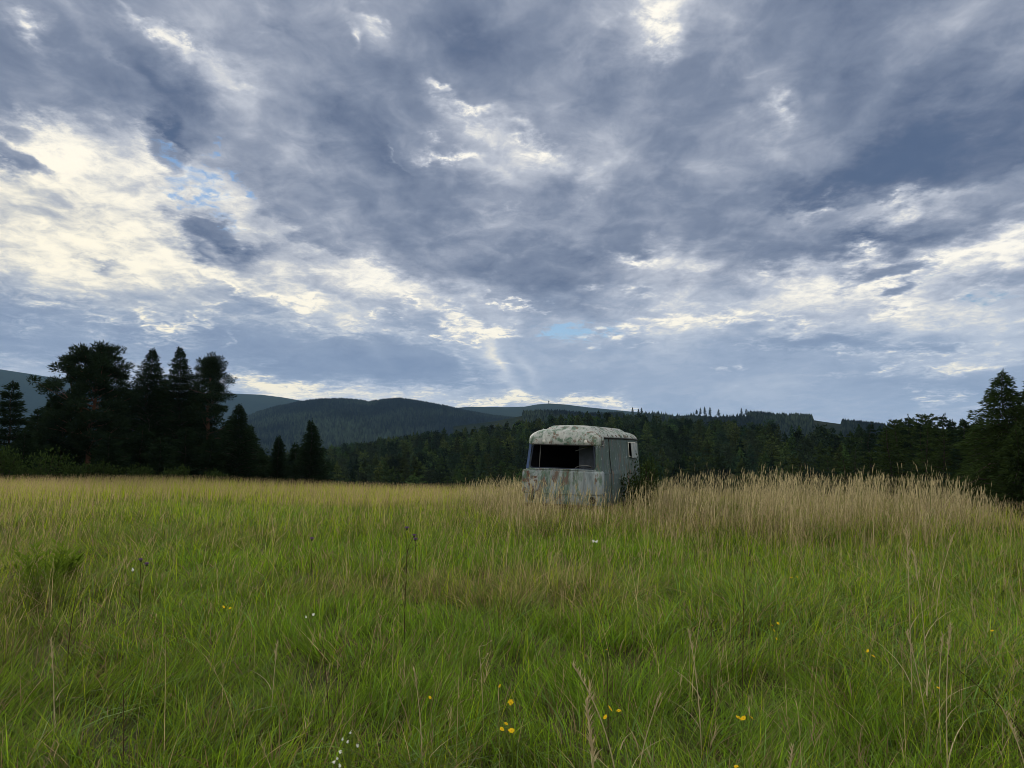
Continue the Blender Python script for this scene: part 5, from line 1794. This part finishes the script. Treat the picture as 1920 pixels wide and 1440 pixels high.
def meadow_plants():
    Y = [(937, 1287, 0.40, [(0, 0)], 0.020, 'small yellow flower just above the bright yellow bloom near bottom centre'),
         (958, 1316, 0.42, [(0, 0)], 0.026, 'brightest single round yellow bloom near bottom centre'),
         (805, 1311, 0.38, [(0, 0)], 0.017, 'lone small yellow flower left of the bottom centre blooms'),
         (941, 1363, 0.36, [(0, 0), (0.045, -0.012), (0.02, 0.012)], 0.021, 'triple-headed yellow flower below the bright single bloom'),
         (1143, 1326, 0.40, [(0, 0), (0.045, -0.016)], 0.024, 'yellow flower with two side-by-side heads right of the thick straw stalk'),
         (1134, 1342, 0.38, [(0, 0)], 0.021, 'yellow flower just under the side-by-side pair of heads'),
         (1137, 1218, 0.45, [(0, 0)], 0.016, 'small yellow bud on a dark upright stem above the flower pair'),
         (1395, 1348, 0.38, [(0, 0), (0.03, 0.012), (-0.025, 0.004)], 0.022, 'clustered yellow flower low on the right, amid browner grass'),
         (1482, 1082, 0.42, [(0, 0), (0.07, 0.0)], 0.026, 'far yellow flower in front of the tall dry grass'),
         (1445, 1171, 0.42, [(0, 0), (0.06, 0.004), (0.02, -0.04)], 0.021, 'yellow flower with three spaced heads right of centre'),
         (1456, 1198, 0.40, [(0, 0)], 0.018, 'little yellow flower just under the three-headed one'),
         (1630, 1222, 0.42, [(0, 0), (0.03, -0.03)], 0.021, 'dull yellow flower left of a slanting straw stalk on the right'),
         (1862, 1183, 0.42, [(0, 0)], 0.022, 'single yellow flower near the right photo edge, higher one'),
         (1760, 1290, 0.38, [(0, 0), (0.05, -0.015)], 0.017, 'faint yellow flower low at right by the arching dark stem'),
         (1378, 1434, 0.34, [(0, 0)], 0.020, 'yellow flower cut by the bottom photo edge'),
         (432, 1140, 0.42, [(0, 0), (-0.05, 0.01)], 0.020, 'pale yellow flower in the left half of the meadow')]
    for i, (u, v, zh, offs, rad, lab) in enumerate(Y):
        yellow_flower(u, v, zh + 0.06, offs, rad * 0.8, lab, 300 + i)
    for i, (u, v, zh, hd, lab) in enumerate([(763, 992, 0.78, [(0, 0), (0.10, -0.10)], 'tallest purple thistle left of the van, above the brown grass'),
                                             (779, 1013, 0.66, [(0, 0)], 'lower purple thistle beside the tallest one'),
                                             (264, 1052, 0.62, [(0, 0), (0.06, -0.04)], 'dark purple thistle in the left part of the meadow'),
                                             (585, 1012, 0.62, [(0, 0)], 'small far thistle between the tallest thistle and the left trees')]):
        purple_thistle(u, v, zh, hd, lab, 330 + i)
    for i, (u, v, zh, of, rad, lab) in enumerate([(655, 1376, 0.44, [(0, 0), (-0.03, -0.02), (0.035, -0.055), (-0.005, -0.03), (-0.035, -0.07)], 0.009, 'cluster of small white flowers near the bottom left of centre'),
                                             (624, 1432, 0.38, [(0, 0), (0.03, -0.006), (0.012, 0.014)], 0.010, 'white flowers cut by the bottom photo edge'),
                                             (247, 1068, 0.50, [(0, 0)], 0.024, 'single white flower beside the dark purple thistle'),
                                             (1112, 1014, 0.60, [(0, 0), (0.05, -0.01)], 0.024, 'white flower in front of the van'),
                                             (575, 1155, 0.44, [(0, 0), (0.05, 0.01)], 0.014, 'tiny white flower in the left middle of the meadow')]):
        white_flower(u, v, zh, of, lab, 350 + i, rad)
    for i, (u, v, zh, bend, dark, kn, lab) in enumerate([
            (604, 1200, 0.62, -0.06, True, 5, 'dark bare weed stalk left of bottom centre, leaning left'),
            (664, 1262, 0.42, 0.14, True, 3, 'short dark forked weed stalk right of the leaning one'),
            (1396, 1062, 0.95, 0.04, True, 5, 'tall straight dark weed stalk right of centre'),
            (1138, 1222, 0.62, 0.0, True, 4, 'dark upright stalk behind the yellow flower pair'),
            (764, 1030, 0.90, 0.02, True, 4, 'thin dark stalk under the tallest purple thistle'),
            (1800, 1258, 0.62, -0.42, True, 6, 'long dark stem arching down at bottom right'),
            (230, 1280, 0.50, -0.02, True, 4, 'dark brown stalk in the left foreground'),
            (1334, 1168, 0.62, 0.02, True, 4, 'thin dark stalk left of the three-headed yellow flower'),
            (898, 1212, 0.50, -0.03, False, 6, 'pale ragged seed stalk above the bottom centre blooms'),
            (142, 1120, 0.62, 0.03, True, 4, 'thin dark stalk far left below the leafy herb')]):
        dead_stalk(u, v, zh, bend, lab, 370 + i, dark, kn)
    for i, (u, v, zh, bend, hl, th, lab) in enumerate([
            (1098, 1312, 0.52, -0.04, 0.30, 0.0062, 'thick shaggy pale straw stalk at the bottom centre edge'),
            (1074, 1248, 0.70, -0.22, 0.20, 0.0036, 'slender straw stalk slanting left behind the thick one'),
            (776, 1255, 0.62, -0.05, 0.12, 0.0032, 'bent yellow straw stalk left of the bottom centre blooms'),
            (1700, 985, 1.25, 0.02, 0.35, 0.0030, 'tallest pale straw stalk standing before the dry grass at right'),
            (1712, 1035, 1.05, -0.05, 0.25, 0.0027, 'second pale straw stalk beside the tallest one'),
            (1790, 1000, 0.95, 0.24, 0.20, 0.0022, 'straw stalk leaning right, close to the right photo edge'),
            (1291, 1182, 0.70, -0.06, 0.14, 0.0034, 'short pale straw stalk right of centre'),
            (1782, 1172, 0.85, 0.05, 0.16, 0.0034, 'straight straw stalk at right, front one of two'),
            (1768, 1190, 0.72, 0.04, 0.14, 0.0030, 'straight straw stalk at right, back one of two'),
            (1700, 1185, 0.66, -0.10, 0.16, 0.0034, 'drooping straw stalk left of the straight pair'),
            (1240, 1300, 0.60, 0.14, 0.10, 0.0028, 'thin green-yellow stalk curving right of the flower pair'),
            (1486, 1402, 0.42, 0.05, 0.14, 0.0042, 'pale straw stalk rising from the bottom edge right of centre'),
            (1880, 1330, 0.60, -0.12, 0.16, 0.0032, 'pale stalk near the lower right corner'),
            (520, 1205, 0.52, 0.03, 0.14, 0.0032, 'pale seed stalk in the left foreground'),
            (95, 1200, 0.60, -0.05, 0.14, 0.0032, 'pale bent stalk at the left photo edge')]):
        straw_stalk(u, v, zh, bend, hl, lab, 400 + i, th)
    herb_clump(85, 1022, 0.62, 0.75, 'bright green broad-leaved herb clump, largest of the leafy herbs at far left', 431)
    herb_clump(118, 1038, 0.45, 0.45, 'smaller yellow-green herb right of the bright clump', 432)
    # shrub at the van's rear wheel
    for (u, v, dist, w, sd, lab) in ((1206, 852, 26.2, 1.2, 61, 'dark leafy shrub against the rear of the van'),
                                     (1184, 884, 24.4, 0.8, 62, 'low shrub beside the side of the van')):
        x, y, zt = place_at(u, v, dist)
        zg = gz(x, y)
        plant_tree('shrub', bush(sd, (zt - zg) * 1.08, w, 'larch', 1100, 0.085), x, y, zg, lab, 'shrub', 'shrubs by the van', leafmat=MAT_LEAF)


meadow_plants()


# ------------------------------------------------------------------ things on the far skyline
def skyline():
    d = ray(1029, 757); k = 3600 / math.hypot(d.x, d.y)
    x, y, z = d.x * k, d.y * k, CAM.z + d.z * k
    root = empty('radio_mast', (x, y, z - 6))
    root.scale = (0.55, 0.55, 0.55)
    tag(root, 'thin radio mast on the distant ridge above the van', 'mast')
    bm = bmesh.new()
    r_ = bmesh.ops.create_cone(bm, cap_ends=True, segments=10, radius1=4.2, radius2=3.0, depth=36)
    bmesh.ops.translate(bm, vec=(0, 0, 18), verts=r_['verts'])
    m = plain('mast_concrete', (0.10, 0.10, 0.11), 0.8)
    bm_obj('tower_shaft', bm, m, root)
    bm = bmesh.new()
    r_ = bmesh.ops.create_cone(bm, cap_ends=True, segments=10, radius1=5.5, radius2=5.5, depth=6)
    bmesh.ops.translate(bm, vec=(0, 0, 30), verts=r_['verts'])
    bm_obj('platform', bm, m, root)
    bm = bmesh.new()
    r_ = bmesh.ops.create_cone(bm, cap_ends=True, segments=6, radius1=1.2, radius2=0.4, depth=12)
    bmesh.ops.translate(bm, vec=(0, 0, 42), verts=r_['verts'])
    bm_obj('antenna', bm, m, root)
    S = [(1186, 764, 'lone skyline tree left end, over the van roof'), (1197, 767, 'second lone skyline tree over the van roof'), (1203, 765, 'third lone skyline tree over the van roof'),
         (1306, 769, 'shortest of the spindly skyline trees right of the van'), (1313, 765, 'spindly skyline tree, first of the tall row right of the van'), (1321, 763, 'tallest spindly skyline tree right of the van'),
         (1331, 764, 'spindly skyline tree at the right of the tall row'), (1347, 768, 'small skyline tree standing apart right of the tall row'),
         (1390, 766, 'skyline tree left of the dark wooded block'), (1399, 767, 'skyline tree touching the dark wooded block')]
    for i, (u, v, lab) in enumerate(S):
        dist = 1130
        x, y, zt = place_at(u, v, dist)
        zg = float(hill_height(HILL_D, 1150, 420, 15, 22, np.array([x]), np.array([y]))[0])
        H = max(8.0, zt - zg)
        t, c = conifer(500 + i, H, H * (0.13 + 0.02 * (i % 4)), base=0.22, levels=16, per=5, step=1.2, prof=0.7, irr=0.5, spray=1.0, width=0.35, fluff=0.6)
        plant_tree('pine_tree', (t, c), x, y, zg, lab, 'tree', 'spindly trees on the skyline')


skyline()


# ------------------------------------------------------------------ air between here and the hills
def build_haze():
    me = bpy.data.meshes.new('haze')
    bm = bmesh.new()
    bmesh.ops.create_cube(bm, size=1.0)
    bmesh.ops.scale(bm, vec=(14000, 14000, 590), verts=bm.verts)
    bmesh.ops.translate(bm, vec=(0, 0, 470 - 295), verts=bm.verts)
    bm.to_mesh(me); bm.free()
    m, N, out = new_mat('thin_air')
    v = N.node('ShaderNodeVolumePrincipled')
    v.inputs['Color'].default_value = (0.34, 0.60, 1.0, 1)
    v.inputs['Density'].default_value = 5.0e-5
    v.inputs['Anisotropy'].default_value = 0.0
    N.t.links.new(v.outputs[0], out.inputs['Volume'])
    o = link('haze', me, m)
    tag(o, 'thin blue air between the meadow and the far hills', 'haze', kind='stuff')


build_haze()
